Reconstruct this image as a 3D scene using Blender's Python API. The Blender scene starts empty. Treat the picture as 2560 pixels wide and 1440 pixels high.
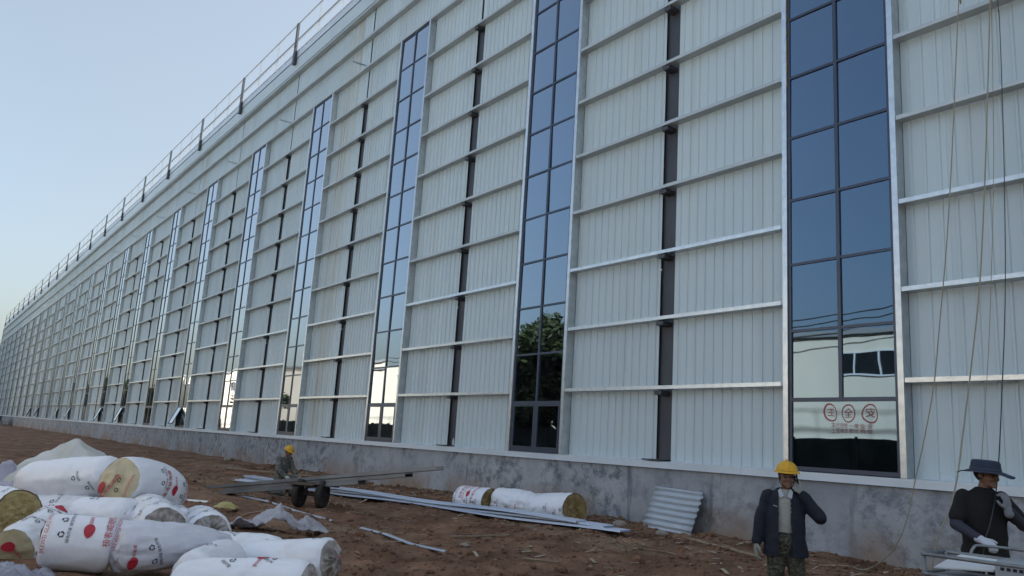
import bpy, bmesh, math, random
import numpy as np
from mathutils import Vector, Matrix, Quaternion, noise as mnoise
random.seed(7); np.random.seed(7)
R = math.radians
sc = bpy.context.scene
COL = sc.collection

# ------------------------------------------------------------------ camera, sky, sun, exposure
def look_axes(pitch, roll, yaw):
    f = Vector((math.sin(yaw)*math.cos(pitch), math.cos(yaw)*math.cos(pitch), math.sin(pitch)))
    r = Vector((math.cos(yaw), -math.sin(yaw), 0)); u = r.cross(f)
    return f, r*math.cos(roll)+u*math.sin(roll), u*math.cos(roll)-r*math.sin(roll)
cd = bpy.data.cameras.new('camera'); cam = bpy.data.objects.new('camera', cd); COL.objects.link(cam)
cd.sensor_width = 36; cd.lens = 36*1998/2560; cd.clip_start = .05; cd.clip_end = 3000
f_, r_, u_ = look_axes(.1952, .0626, -.9442)
cam.matrix_world = Matrix(((r_.x, u_.x, -f_.x, 0), (r_.y, u_.y, -f_.y, -12.663), (r_.z, u_.z, -f_.z, 1.517), (0, 0, 0, 1)))
sc.camera = cam
SUN_AZ, SUN_EL = R(15), R(35)          # azimuth measured from +Y (behind the building) towards +X
w = bpy.data.worlds.new('World'); sc.world = w; w.use_nodes = True
nt = w.node_tree; nt.nodes.clear()
sky = nt.nodes.new('ShaderNodeTexSky'); sky.sky_type = 'NISHITA'; sky.sun_disc = False
sky.sun_elevation = SUN_EL; sky.sun_rotation = SUN_AZ; sky.altitude = 50; sky.air_density = 1.0; sky.dust_density = 5.0; sky.ozone_density = 1.0
bg = nt.nodes.new('ShaderNodeBackground'); bg.inputs[1].default_value = .15
wo = nt.nodes.new('ShaderNodeOutputWorld'); hz = nt.nodes.new('ShaderNodeMix'); hz.data_type = 'RGBA'; hz.inputs[0].default_value = .40      # haze colour mixed into the sky, thinned opposite the sun for bluer reflections
hz.inputs[7].default_value = (1.66, 1.80, 1.60, 1); tcw = nt.nodes.new('ShaderNodeTexCoord'); dt = nt.nodes.new('ShaderNodeVectorMath'); dt.operation = 'DOT_PRODUCT'; nt.links.new(tcw.outputs['Generated'], dt.inputs[0])
dt.inputs[1].default_value = (math.sin(SUN_AZ)*math.cos(SUN_EL), math.cos(SUN_AZ)*math.cos(SUN_EL), math.sin(SUN_EL))
hr_ = nt.nodes.new('ShaderNodeMapRange'); hr_.interpolation_type = 'SMOOTHSTEP'; hr_.inputs[1].default_value = -.5; hr_.inputs[2].default_value = .15; hr_.inputs[3].default_value = .10; hr_.inputs[4].default_value = .44
nt.links.new(dt.outputs['Value'], hr_.inputs[0]); nt.links.new(hr_.outputs[0], hz.inputs[0])
nt.links.new(sky.outputs[0], hz.inputs[6]); nt.links.new(hz.outputs[2], bg.inputs[0]); nt.links.new(bg.outputs[0], wo.inputs[0])
sd = bpy.data.lights.new('sun', 'SUN'); sd.energy = 5.0; sd.angle = R(.5); sd.color = (1, .98, .95)
sun = bpy.data.objects.new('sun', sd); COL.objects.link(sun)
S = Vector((math.sin(SUN_AZ)*math.cos(SUN_EL), math.cos(SUN_AZ)*math.cos(SUN_EL), math.sin(SUN_EL)))
sun.rotation_euler = (-S).to_track_quat('-Z', 'Y').to_euler(); sun.location = S*60
sc.view_settings.view_transform = 'Standard'; sc.view_settings.look = 'None'
sc.view_settings.exposure = 1.13; sc.view_settings.gamma = 1

# ------------------------------------------------------------------ helpers
class MB:
    def __init__(s): s.v = []; s.f = []
    def add(s, vs, fs):
        n = len(s.v); s.v += [tuple(v) for v in vs]; s.f += [tuple(i+n for i in f) for f in fs]; return s
    def box(s, x0, x1, y0, y1, z0, z1):
        return s.add([(x0,y0,z0),(x1,y0,z0),(x1,y1,z0),(x0,y1,z0),(x0,y0,z1),(x1,y0,z1),(x1,y1,z1),(x0,y1,z1)],
                     [(0,3,2,1),(4,5,6,7),(0,1,5,4),(1,2,6,5),(2,3,7,6),(3,0,4,7)])
    def extrude(s, prof, x0, x1):          # prof: closed outline of (y, z), extruded along X
        n = len(prof)
        vs = [(x0, y, z) for y, z in prof]+[(x1, y, z) for y, z in prof]
        return s.add(vs, [(i, (i+1) % n, n+(i+1) % n, n+i) for i in range(n)]+[tuple(range(n))[::-1], tuple(range(n, 2*n))])
    def ribbon(s, line, z0, z1):           # open line of (x, y) raised from z0 to z1
        n = len(line)
        return s.add([(x, y, z0) for x, y in line]+[(x, y, z1) for x, y in line], [(i, i+1, n+i+1, n+i) for i in range(n-1)])
    def tube(s, pts, rad, n=8, cap=True):
        pts = [Vector(p) for p in pts]; m = len(pts)
        rr = rad if hasattr(rad, '__len__') else [rad]*m
        ref = None; rings = []
        for i, p in enumerate(pts):
            t = (pts[min(i+1, m-1)]-pts[max(i-1, 0)]).normalized()
            if ref is None: ref = t.orthogonal().normalized()
            a = (ref-t*ref.dot(t))
            a = a.normalized() if a.length > 1e-6 else t.orthogonal().normalized()
            ref = a; b = t.cross(a)
            rings.append([p+(a*math.cos(2*math.pi*k/n)+b*math.sin(2*math.pi*k/n))*rr[i] for k in range(n)])
        vs = [v for r in rings for v in r]
        fs = [(i*n+k, i*n+(k+1) % n, (i+1)*n+(k+1) % n, (i+1)*n+k) for i in range(m-1) for k in range(n)]
        if cap: fs += [tuple(range(n))[::-1], tuple(range((m-1)*n, m*n))]
        return s.add(vs, fs)
    def lathe(s, prof, n=24, c=(0,0,0), axis='Z', sx=1, sy=1):   # prof: (radius, height)
        m = len(prof); vs = []
        for r, h in prof:
            for k in range(n):
                a = 2*math.pi*k/n; x, y = r*math.cos(a)*sx, r*math.sin(a)*sy
                p = (x, y, h) if axis == 'Z' else ((h, x, y) if axis == 'X' else (x, h, y))
                vs.append((p[0]+c[0], p[1]+c[1], p[2]+c[2]))
        return s.add(vs, [(i*n+k, i*n+(k+1) % n, (i+1)*n+(k+1) % n, (i+1)*n+k) for i in range(m-1) for k in range(n)])
    def ico(s, c, r, sub=1, sc3=(1,1,1), rot=None, jit=0):
        vs, fs = ICO[sub]; o = []
        for v in vs:
            q = Vector((v[0]*sc3[0], v[1]*sc3[1], v[2]*sc3[2]))*r*(1+random.uniform(-jit, jit))
            if rot is not None: q = rot @ q
            o.append(q+Vector(c))
        return s.add(o, fs)
    def mesh(s, name, smooth=False):
        me = bpy.data.meshes.new(name); me.from_pydata(s.v, [], s.f); me.update()
        if smooth: me.polygons.foreach_set('use_smooth', [True]*len(me.polygons))
        return me
    def build(s, name, m=None, parent=None, smooth=False):
        return link(name, s.mesh(name, smooth), m, parent)
ICO = {}
for sub in (1, 2, 3):
    b = bmesh.new(); bmesh.ops.create_icosphere(b, subdivisions=sub, radius=1); b.verts.index_update()
    ICO[sub] = ([tuple(v.co) for v in b.verts], [tuple(v.index for v in f.verts) for f in b.faces]); b.free()
def link(name, me, m=None, parent=None):
    o = bpy.data.objects.new(name, me); COL.objects.link(o)
    if m is not None and len(me.materials) == 0: me.materials.append(m)
    if parent is not None: o.parent = parent
    return o
def tag(o, label=None, cat=None, group=None, kind=None):
    if label: o['label'] = label
    if cat: o['category'] = cat
    if group: o['group'] = group
    if kind: o['kind'] = kind
    return o
def thing(name, label, cat, loc=(0,0,0), rz=0, group=None):
    o = bpy.data.objects.new(name, None); COL.objects.link(o); o.empty_display_size = .2
    o.location = loc; o.rotation_euler = (0, 0, rz)
    return tag(o, label, cat, group)

# ---- value noise on numpy arrays
_G = np.random.RandomState(3).rand(256, 256)
def vnoise(x, y):
    xi = np.floor(x).astype(int); yi = np.floor(y).astype(int); fx = x-xi; fy = y-yi
    fx = fx*fx*(3-2*fx); fy = fy*fy*(3-2*fy)
    g = lambda a, b: _G[a % 256, b % 256]
    return (g(xi, yi)*(1-fx)+g(xi+1, yi)*fx)*(1-fy)+(g(xi, yi+1)*(1-fx)+g(xi+1, yi+1)*fx)*fy-.5
def sstep(a, b, x):
    t = np.clip((x-a)/(b-a), 0, 1); return t*t*(3-2*t)
def ground_base(x, y):
    z = -.13+.15*sstep(-5.2, -2.4, y)                                  # slightly lower towards the camera
    z = z-.10*np.exp(-((x+10.2)**2/9+(y+8.6)**2/3))                    # hollow where the rolls were dropped
    z = z+.07*sstep(-1.0, -.1, y)*(.6+1.2*vnoise(x*.35+9, y*.3))       # earth banked against the plinth
    z = z-.15*sstep(-60, -160, x)
    return z
def ground_z(x, y):
    x = np.asarray(x, float); y = np.asarray(y, float)
    near = 1/(1+np.maximum(0, np.abs(x+16)-26)*.1)
    z = ground_base(x, y)
    z = z+near*(.10*vnoise(x*.55, y*.55)+.07*vnoise(x*1.5+40, y*1.7)+.06*vnoise(x*3.7, y*3.9+7)+.045*vnoise(x*7.1, y*7.3)
                +.05*np.abs(vnoise(x*2.3+5, y*5.1))*sstep(-3.4, -1.2, y)+.04*np.abs(vnoise(x*11.7, y*11.1)))
    # wheel ruts running along the wall
    for y0, d in ((-6.9, .09), (-5.5, .06), (-4.1, .05)):
        z = z-d*np.exp(-((y-y0-.35*vnoise(x*.16, x*0+y0))/.17)**2)*near
    return z
def gz(x, y): return float(ground_z(x, y))

# ---- materials
MATS = {}
def newmat(name):
    m = bpy.data.materials.new(name); m.use_nodes = True
    return m, m.node_tree, m.node_tree.nodes['Principled BSDF']
def mat(name, col, rough=.6, metal=0, col2=None, scale=6, detail=6, stretch=(1,1,1), lo=.35, hi=.7, bump=0, bscale=None, spec=.5, rnd=0, world=False):
    if name in MATS: return MATS[name]
    m, t, p = newmat(name); L = t.links.new; N = t.nodes.new
    p.inputs['Roughness'].default_value = rough; p.inputs['Metallic'].default_value = metal
    p.inputs['Specular IOR Level'].default_value = spec
    p.inputs['Base Color'].default_value = (*col, 1)
    tc = N('ShaderNodeTexCoord'); src = tc.outputs['Object']
    if world: src = N('ShaderNodeNewGeometry').outputs['Position']
    mp = N('ShaderNodeMapping'); mp.inputs['Scale'].default_value = stretch; L(src, mp.inputs[0])
    out = None
    if col2 is not None:
        nz = N('ShaderNodeTexNoise'); nz.inputs['Scale'].default_value = scale; nz.inputs['Detail'].default_value = detail; L(mp.outputs[0], nz.inputs['Vector'])
        rp = N('ShaderNodeValToRGB'); rp.color_ramp.elements[0].position = lo; rp.color_ramp.elements[1].position = hi
        rp.color_ramp.elements[0].color = (*col, 1); rp.color_ramp.elements[1].color = (*col2, 1); L(nz.outputs['Fac'], rp.inputs[0]); out = rp.outputs[0]
    if rnd:
        oi = N('ShaderNodeObjectInfo'); mr = N('ShaderNodeMapRange'); mr.inputs[3].default_value = 1-rnd; mr.inputs[4].default_value = 1+rnd
        L(oi.outputs['Random'], mr.inputs[0])
        mx = N('ShaderNodeMix'); mx.data_type = 'RGBA'; mx.blend_type = 'MULTIPLY'; mx.inputs[0].default_value = 1
        if out is None: mx.inputs[6].default_value = (*col, 1)
        else: L(out, mx.inputs[6])
        L(mr.outputs[0], mx.inputs[7]); out = mx.outputs[2]
    if out is not None: L(out, p.inputs['Base Color'])
    if bump:
        n2 = N('ShaderNodeTexNoise'); n2.inputs['Scale'].default_value = bscale or scale*4; n2.inputs['Detail'].default_value = 6; L(mp.outputs[0], n2.inputs['Vector'])
        bp = N('ShaderNodeBump'); bp.inputs['Strength'].default_value = bump; bp.inputs['Distance'].default_value = .02; L(n2.outputs['Fac'], bp.inputs['Height']); L(bp.outputs[0], p.inputs['Normal'])
    MATS[name] = m; return m

M_panel = mat('painted_sheet', (.535, .62, .645), .42, 0, (.505, .59, .615), .7, 4, (1.2, 1.2, .18), rnd=.05, world=True)
M_panel_stain = mat('stained_sheet', (.55, .62, .63), .5, 0, (.42, .41, .34), 1.6, 6, (5, 5, .12), .42, .68, rnd=.03, world=True)
M_panel_worn = mat('weathered_sheet', (.53, .61, .63), .5, 0, (.455, .515, .525), 1.0, 6, (4, 4, .10), .48, .8, rnd=.05, world=True)
M_galv = mat('galvanised_steel', (.62, .65, .66), .34, .75, (.50, .53, .55), 7, 8, (1, 1, 1), bump=.05, bscale=40, rnd=.08, world=True)
M_girt = mat('girt_steel', (.50, .53, .53), .45, .35, (.42, .45, .46), 3, 6, (.5, 1, 1), rnd=.06, world=True)
M_flash = mat('flashing_sheet', (.64, .70, .76), .4, .15, (.58, .64, .70), 2, 5, (.4, 1, 1), rnd=.03, world=True)
M_dark = mat('dark_primer_steel', (.070, .074, .085), .55, .2, (.045, .047, .055), 2.5, 6, (1, 1, .4), world=True)
M_frame = mat('window_aluminium', (.052, .066, .098), .38, .3, rnd=.05)
M_black = mat('black_rubber', (.018, .018, .019), .75, 0, (.05, .042, .036), 9, 5, bump=.2)
M_white = mat('white_paint', (.78, .79, .80), .45)
M_rust = mat('rusty_steel', (.075, .05, .042), .7, .3, (.03, .03, .035), 7, 6)
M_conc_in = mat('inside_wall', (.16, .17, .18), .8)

def mat_glass():
    m, t, p = newmat('coated_glass'); L = t.links.new; N = t.nodes.new
    t.nodes.remove(p); out = t.nodes['Material Output']
    geo = N('ShaderNodeNewGeometry')
    n1 = N('ShaderNodeTexNoise'); n1.inputs['Scale'].default_value = .8; n1.inputs['Detail'].default_value = 1.5; L(geo.outputs['Position'], n1.inputs['Vector'])
    bp = N('ShaderNodeBump'); bp.inputs['Strength'].default_value = .06; bp.inputs['Distance'].default_value = .06; L(n1.outputs['Fac'], bp.inputs['Height'])
    lw = N('ShaderNodeLayerWeight'); lw.inputs['Blend'].default_value = .5
    cr = N('ShaderNodeValToRGB'); e = cr.color_ramp.elements; e[0].position = .1; e[0].color = (.52, .76, 1, 1); e[1].position = .7; e[1].color = (.93, .97, 1, 1); L(lw.outputs['Facing'], cr.inputs[0])
    gl = N('ShaderNodeBsdfGlossy'); gl.inputs['Roughness'].default_value = .012; L(cr.outputs[0], gl.inputs['Color']); L(bp.outputs[0], gl.inputs['Normal'])
    tr = N('ShaderNodeBsdfTransparent'); tr.inputs['Color'].default_value = (.05, .07, .10, 1)
    pw_ = N('ShaderNodeMath'); pw_.operation = 'POWER'; pw_.inputs[1].default_value = 1.7; L(lw.outputs['Facing'], pw_.inputs[0])
    fr = N('ShaderNodeMapRange'); fr.inputs[3].default_value = .145; fr.inputs[4].default_value = 1.0; L(pw_.outputs[0], fr.inputs[0])
    mx = N('ShaderNodeMixShader'); L(fr.outputs[0], mx.inputs[0]); L(tr.outputs[0], mx.inputs[1]); L(gl.outputs[0], mx.inputs[2])
    # thin uneven film of site dust
    n2 = N('ShaderNodeTexNoise'); n2.inputs['Scale'].default_value = 2.2; n2.inputs['Detail'].default_value = 7; L(geo.outputs['Position'], n2.inputs['Vector'])
    dr = N('ShaderNodeMapRange'); dr.inputs[1].default_value = .35; dr.inputs[2].default_value = .8; dr.inputs[3].default_value = .0; dr.inputs[4].default_value = .022; L(n2.outputs['Fac'], dr.inputs[0])
    df = N('ShaderNodeBsdfDiffuse'); df.inputs['Color'].default_value = (.45, .5, .55, 1)
    m2 = N('ShaderNodeMixShader'); L(dr.outputs[0], m2.inputs[0]); L(mx.outputs[0], m2.inputs[1]); L(df.outputs[0], m2.inputs[2]); L(m2.outputs[0], out.inputs[0])
    return m
M_glass = mat_glass()

def mat_plinth():
    m, t, p = newmat('rendered_plinth'); L = t.links.new; N = t.nodes.new
    geo = N('ShaderNodeNewGeometry'); P = geo.outputs['Position']
    def nz(sc_, st, d=7, off=(0,0,0), rough=.55):
        mp = N('ShaderNodeMapping'); mp.inputs['Scale'].default_value = st; mp.inputs['Location'].default_value = off; L(P, mp.inputs[0])
        n = N('ShaderNodeTexNoise'); n.inputs['Scale'].default_value = sc_; n.inputs['Detail'].default_value = d; n.inputs['Roughness'].default_value = rough; L(mp.outputs[0], n.inputs['Vector']); return n.outputs['Fac']
    def ramp(src, a, b, ca, cb):
        r = N('ShaderNodeValToRGB'); r.color_ramp.elements[0].position = a; r.color_ramp.elements[1].position = b
        r.color_ramp.elements[0].color = (*ca, 1); r.color_ramp.elements[1].color = (*cb, 1); L(src, r.inputs[0]); return r.outputs[0]
    def mix(fac, a, b):
        x = N('ShaderNodeMix'); x.data_type = 'RGBA'
        L(fac, x.inputs[0])
        for s_, k in ((a, 6), (b, 7)):
            if isinstance(s_, tuple): x.inputs[k].default_value = (*s_, 1)
            else: L(s_, x.inputs[k])
        return x.outputs[2]
    def mul(a, b):
        x = N('ShaderNodeMath'); x.operation = 'MULTIPLY'; L(a, x.inputs[0]); L(b, x.inputs[1]); return x.outputs[0]
    base = ramp(nz(.55, (1, 1, 1)), .35, .68, (.29, .305, .33), (.40, .415, .44))
    blotch = mul(ramp(nz(3.0, (1, 1, 1.1), 10, rough=.75), .46, .60, (0,0,0), (1,1,1)), ramp(nz(.55, (1, 1, .7), 3, (4, 0, 2)), .38, .56, (.14,.14,.14), (1,1,1)))
    pale = ramp(nz(1.3, (1, 1, .8), 6, (3, 0, 9)), .5, .72, (0,0,0), (.75,.75,.75))
    base = mix(pale, base, (.44, .45, .46))
    c = mix(blotch, base, (.135, .145, .165))
    drip = mul(ramp(nz(6, (1, 1, .12), 6, (9, 0, 0)), .56, .66, (0,0,0), (1,1,1)), ramp(nz(.8, (1, 1, .3), 2, (1, 0, 7)), .5, .62, (0,0,0), (.8,.8,.8)))
    c = mix(drip, c, (.12, .125, .135))
    chips = mul(ramp(nz(16, (1, 1, .45), 5, (0, 0, 3)), .64, .67, (0,0,0), (1,1,1)), ramp(nz(.7, (1, 1, .5), 2, (7, 0, 1)), .58, .64, (0,0,0), (1,1,1)))
    c = mix(chips, c, (.50, .51, .52))
    # mud splashed on the lower part
    sx = N('ShaderNodeSeparateXYZ'); L(P, sx.inputs[0])
    mr = N('ShaderNodeMapRange'); mr.inputs[1].default_value = .75; mr.inputs[2].default_value = .0; L(sx.outputs['Z'], mr.inputs[0])
    mud = mul(mr.outputs[0], ramp(nz(.42, (1, 1, .25), 3, (2.3, 0, 5)), .42, .58, (0,0,0), (1,1,1)))
    c = mix(mud, c, (.27, .18, .115))
    L(c, p.inputs['Base Color']); p.inputs['Roughness'].default_value = .85
    bp = N('ShaderNodeBump'); bp.inputs['Strength'].default_value = .5; bp.inputs['Distance'].default_value = .02; L(nz(9, (1,1,1), 8), bp.inputs['Height']); L(bp.outputs[0], p.inputs['Normal'])
    return m
M_plinth = mat_plinth()

def mat_dirt():
    m, t, p = newmat('red_brown_earth'); L = t.links.new; N = t.nodes.new
    P = N('ShaderNodeNewGeometry').outputs['Position']
    def nz(s_, d, off=0, st=(1,1,1)):
        mp = N('ShaderNodeMapping'); mp.inputs['Location'].default_value = (off, off*.7, 0); mp.inputs['Scale'].default_value = st; L(P, mp.inputs[0])
        n = N('ShaderNodeTexNoise'); n.inputs['Scale'].default_value = s_; n.inputs['Detail'].default_value = d; n.inputs['Roughness'].default_value = .62; L(mp.outputs[0], n.inputs['Vector']); return n.outputs['Fac']
    r = N('ShaderNodeValToRGB'); e = r.color_ramp.elements
    e[0].position = .3; e[0].color = (.112, .060, .040, 1); e[1].position = .72; e[1].color = (.36, .215, .140, 1)
    k = e.new(.5); k.color = (.215, .120, .076, 1)
    L(nz(1.1, 9), r.inputs[0])
    r2 = N('ShaderNodeValToRGB'); r2.color_ramp.elements[0].position = .52; r2.color_ramp.elements[1].position = .72
    L(nz(.33, 4, 13, (.6, 1.6, 1)), r2.inputs[0])
    mx = N('ShaderNodeMix'); mx.data_type = 'RGBA'; L(r2.outputs[0], mx.inputs[0]); L(r.outputs[0], mx.inputs[6]); mx.inputs[7].default_value = (.30, .21, .14, 1)
    r3 = N('ShaderNodeValToRGB'); r3.color_ramp.elements[0].position = .66; r3.color_ramp.elements[1].position = .70
    L(nz(7, 6, 31, (.7, 1.4, 1)), r3.inputs[0])
    m2 = N('ShaderNodeMix'); m2.data_type = 'RGBA'; L(r3.outputs[0], m2.inputs[0]); L(mx.outputs[2], m2.inputs[6]); m2.inputs[7].default_value = (.34, .25, .18, 1)
    sx = N('ShaderNodeSeparateXYZ'); L(P, sx.inputs[0])
    yr = N('ShaderNodeMapRange'); yr.inputs[1].default_value = -15.5; yr.inputs[2].default_value = -17; L(sx.outputs['Y'], yr.inputs[0])
    m3 = N('ShaderNodeMix'); m3.data_type = 'RGBA'; L(yr.outputs[0], m3.inputs[0]); L(m2.outputs[2], m3.inputs[6]); m3.inputs[7].default_value = (.24, .245, .24, 1)
    L(m3.outputs[2], p.inputs['Base Color']); p.inputs['Roughness'].default_value = .95; p.inputs['Specular IOR Level'].default_value = .2
    bp = N('ShaderNodeBump'); bp.inputs['Strength'].default_value = 1; bp.inputs['Distance'].default_value = .12; L(nz(6, 14, 3), bp.inputs['Height']); L(bp.outputs[0], p.inputs['Normal'])
    return m
M_dirt = mat_dirt()

# ------------------------------------------------------------------ ground: one sheet out to the horizon
def axis(*segs):
    a = []
    for s0, s1, n in segs: a += list(np.linspace(s0, s1, n, endpoint=False))
    return np.array(a+[segs[-1][1]])
gx = axis((-900, -230, 14), (-230, -70, 60), (-70, -30, 110), (-30, -4, 370), (-4, 6, 60), (6, 30, 18), (30, 700, 14))
gy = axis((-700, -40, 14), (-40, -14, 30), (-14, .3, 205), (.3, 45, 12), (45, 700, 10))
GX, GY = np.meshgrid(gx, gy); GZ = ground_z(GX, GY)
GZ = np.where(GY > .25, np.minimum(GZ, -.02), GZ)
nx, ny = len(gx), len(gy)
me = bpy.data.meshes.new('ground')
idx = np.arange(nx*ny).reshape(ny, nx)
quads = np.stack([idx[:-1, :-1], idx[:-1, 1:], idx[1:, 1:], idx[1:, :-1]], -1).reshape(-1, 4)
me.from_pydata(np.stack([GX, GY, GZ], -1).reshape(-1, 3).tolist(), [], quads.tolist()); me.update()
me.polygons.foreach_set('use_smooth', [True]*len(me.polygons))
tag(link('ground', me, M_dirt), kind='structure')

# ------------------------------------------------------------------ the long steel building
BAY, WW = 8.424, 2.03
ZS, ZT = 1.40, 16.40                     # window sill and head
PANE = 1.25
def WX(i): return -8.76-BAY*i            # left edge of window i
I0, I1 = -1, 23
XL, XR = WX(I1)-3.5, WX(I0)+WW+6.3
bld = thing('steel_warehouse', 'very long grey steel hall with tall window strips and bare horizontal girts', 'building', (0, 0, 0))
# plinth
pr_ = random.Random(2); nb = int((XR-XL)/4.212)
for k in range(nb):
    xa = XL+(XR-XL)*k/nb; yo = pr_.uniform(-.006, .006)
    MB().box(xa+.004, XL+(XR-XL)*(k+1)/nb-.004, .03+yo, .45, -.6, 1.268+pr_.uniform(-.004, .003)).build('plinth_segment', M_plinth, bld)
# sheet cladding
def sheet_line(w_, pitch, y0=.235):
    ln = [(0, y0-.004)]; n = max(1, round(w_/pitch)); p_ = w_/n
    for k in range(n):
        c = p_*(k+.5)
        ln += [(c-.030, y0), (c-.018, y0-.020), (c+.018, y0-.020), (c+.030, y0)]
    return ln+[(w_, y0)]
CLR = BAY-WW-.11-.15                     # clear width between jambs
GAP = .42
HALF = (CLR-GAP)/2; NSH = 4; SW = HALF/NSH
sheet_me = MB().ribbon(sheet_line(SW, .24), ZS-.02, 19.95).mesh('sheet'); sheet_me.materials.append(M_panel)
sheet_wn = MB().ribbon(sheet_line(SW, .24), ZS-.02, 19.95).mesh('sheet_worn'); sheet_wn.materials.append(M_panel_worn)
sheet_st = MB().ribbon(sheet_line(SW, .24), ZS-.02, 19.95).mesh('sheet_stained'); sheet_st.materials.append(M_panel_stain)
head_me = MB().ribbon(sheet_line(WW+.26, .24), ZT+.06, 19.95).mesh('head_sheet'); head_me.materials.append(M_panel)
fill_me = MB().box(-.10, .10, .226, .233, 14.98, 19.95).mesh('filler'); fill_me.materials.append(M_panel)
prof_g = [(-.0, .075), (0, 0), (.222, 0), (.222, .004), (.004, .004), (.004, .071), (.022, .071), (.022, .075)]
girt_me = MB().extrude(prof_g, 0, CLR-.01).mesh('girt'); girt_me.materials.append(M_girt)
top_me = MB().extrude([(y-.01, z*1.25) for y, z in prof_g], 0, BAY-.012).mesh('long_girt'); top_me.materials.append(M_girt)
bot_me = MB().extrude(prof_g, 0, CLR-.01).mesh('lower_girt'); bot_me.materials.append(M_galv)
jl = MB(); jl.box(-.10, 0, -.012, .004, ZS, ZT+.05); jl.box(-.10, -.096, .004, .225, ZS, ZT+.05); jl.box(-.016, 0, .004, .03, ZS, ZT+.05)
jl_me = jl.mesh('jamb'); jl_me.materials.append(M_galv)
jr = MB(); jr.box(0, .10, -.012, .004, ZS, ZT+.05); jr.box(.096, .10, .004, .225, ZS, ZT+.05); jr.box(0, .016, .004, .03, ZS, ZT+.05)
jr_me = jr.mesh('jamb'); jr_me.materials.append(M_galv)
col_mb = MB(); col_mb.box(-.24, .24, .30, .316, -.1, 19.9); col_mb.box(-.24, .24, .62, .636, -.1, 19.9); col_mb.box(-.006, .006, .316, .62, -.1, 19.9)
col_me = col_mb.mesh('column'); col_me.materials.append(M_dark)
cleat_me = MB().box(-.10, .09, .02, .30, -.10, -.012).mesh('cleat'); cleat_me.materials.append(M_dark)
foot_me = MB().box(-.34, .15, -.07, .30, ZS+.009, ZS+.04).mesh('base_plate'); foot_me.materials.append(M_dark)
flash_me = MB().extrude([(-.045, 1.272), (-.05, 1.262), (-.035, 1.262), (-.028, 1.385), (.24, 1.40), (.24, 1.408), (-.045, 1.394)], 0, BAY-.006).mesh('flashing'); flash_me.materials.append(M_flash)
# window frame
FW = .055
def window_mesh(single):
    b_ = MB(); z0, z1 = ZS+.012, ZT
    b_.box(.004, FW, .02, .09, z0, z1); b_.box(WW-FW, WW-.004, .02, .09, z0, z1)
    b_.box(FW, WW-FW, .02, .09, z0, z0+.07); b_.box(FW, WW-FW, .02, .09, z1-FW, z1)
    b_.box(WW/2-.033, WW/2+.033, .016, .092, (z0+PANE if single else z0+.07), z1-FW)
    for k in range(1, 12):
        h = .05 if k > 1 else .07
        for a, c in ((FW, WW/2-.033), (WW/2+.033, WW-FW)):
            b_.box(a, c, .02, .09, ZS+PANE*k-h/2, ZS+PANE*k+h/2)
    if single: b_.box(WW/2-.034, WW/2+.034, .02, .09, ZS+PANE-.035, ZS+PANE+.035)
    me_ = b_.mesh('window'); me_.materials.append(M_frame); return me_
win_me, win_me1 = window_mesh(False), window_mesh(True)
pw, ph = WW/2-.033-FW, PANE-.05
pane_me = MB().box(-pw/2, pw/2, -.005, .005, -ph/2, ph/2).mesh('pane'); pane_me.materials.append(M_glass)
pane_wide = MB().box(-(WW/2-FW), WW/2-FW, -.005, .005, -.57, .565).mesh('pane_wide'); pane_wide.materials.append(M_glass)
sash = MB(); sh = 1.13
for a in ((-pw/2+.003, -pw/2+.06, -sh, 0), (pw/2-.06, pw/2-.003, -sh, 0), (-pw/2+.06, pw/2-.06, -.06, 0), (-pw/2+.06, pw/2-.06, -sh, -sh+.06)):
    sash.box(a[0], a[1], -.03, .02, a[2], a[3])
sash_me = sash.mesh('sash'); sash_me.materials.append(M_frame)
spane_me = MB().box(-pw/2+.06, pw/2-.06, -.012, -.002, -sh+.06, -.06).mesh('sash_pane'); spane_me.materials.append(M_glass)
def put(name, me_, x, y=0, z=0, parent=bld):
    o = link(name, me_, None, parent); o.location = (x, y, z); return o
OPEN = {5: .42, 7: .36, 8: .38, 10: .40, 11: .36, 13: .38, 14: .36, 17: .35}
far_panes = MB(); far_sash = MB()
rt = random.Random(5)
STAIN = {(3, 1), (3, 2), (6, 5)}
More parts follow.
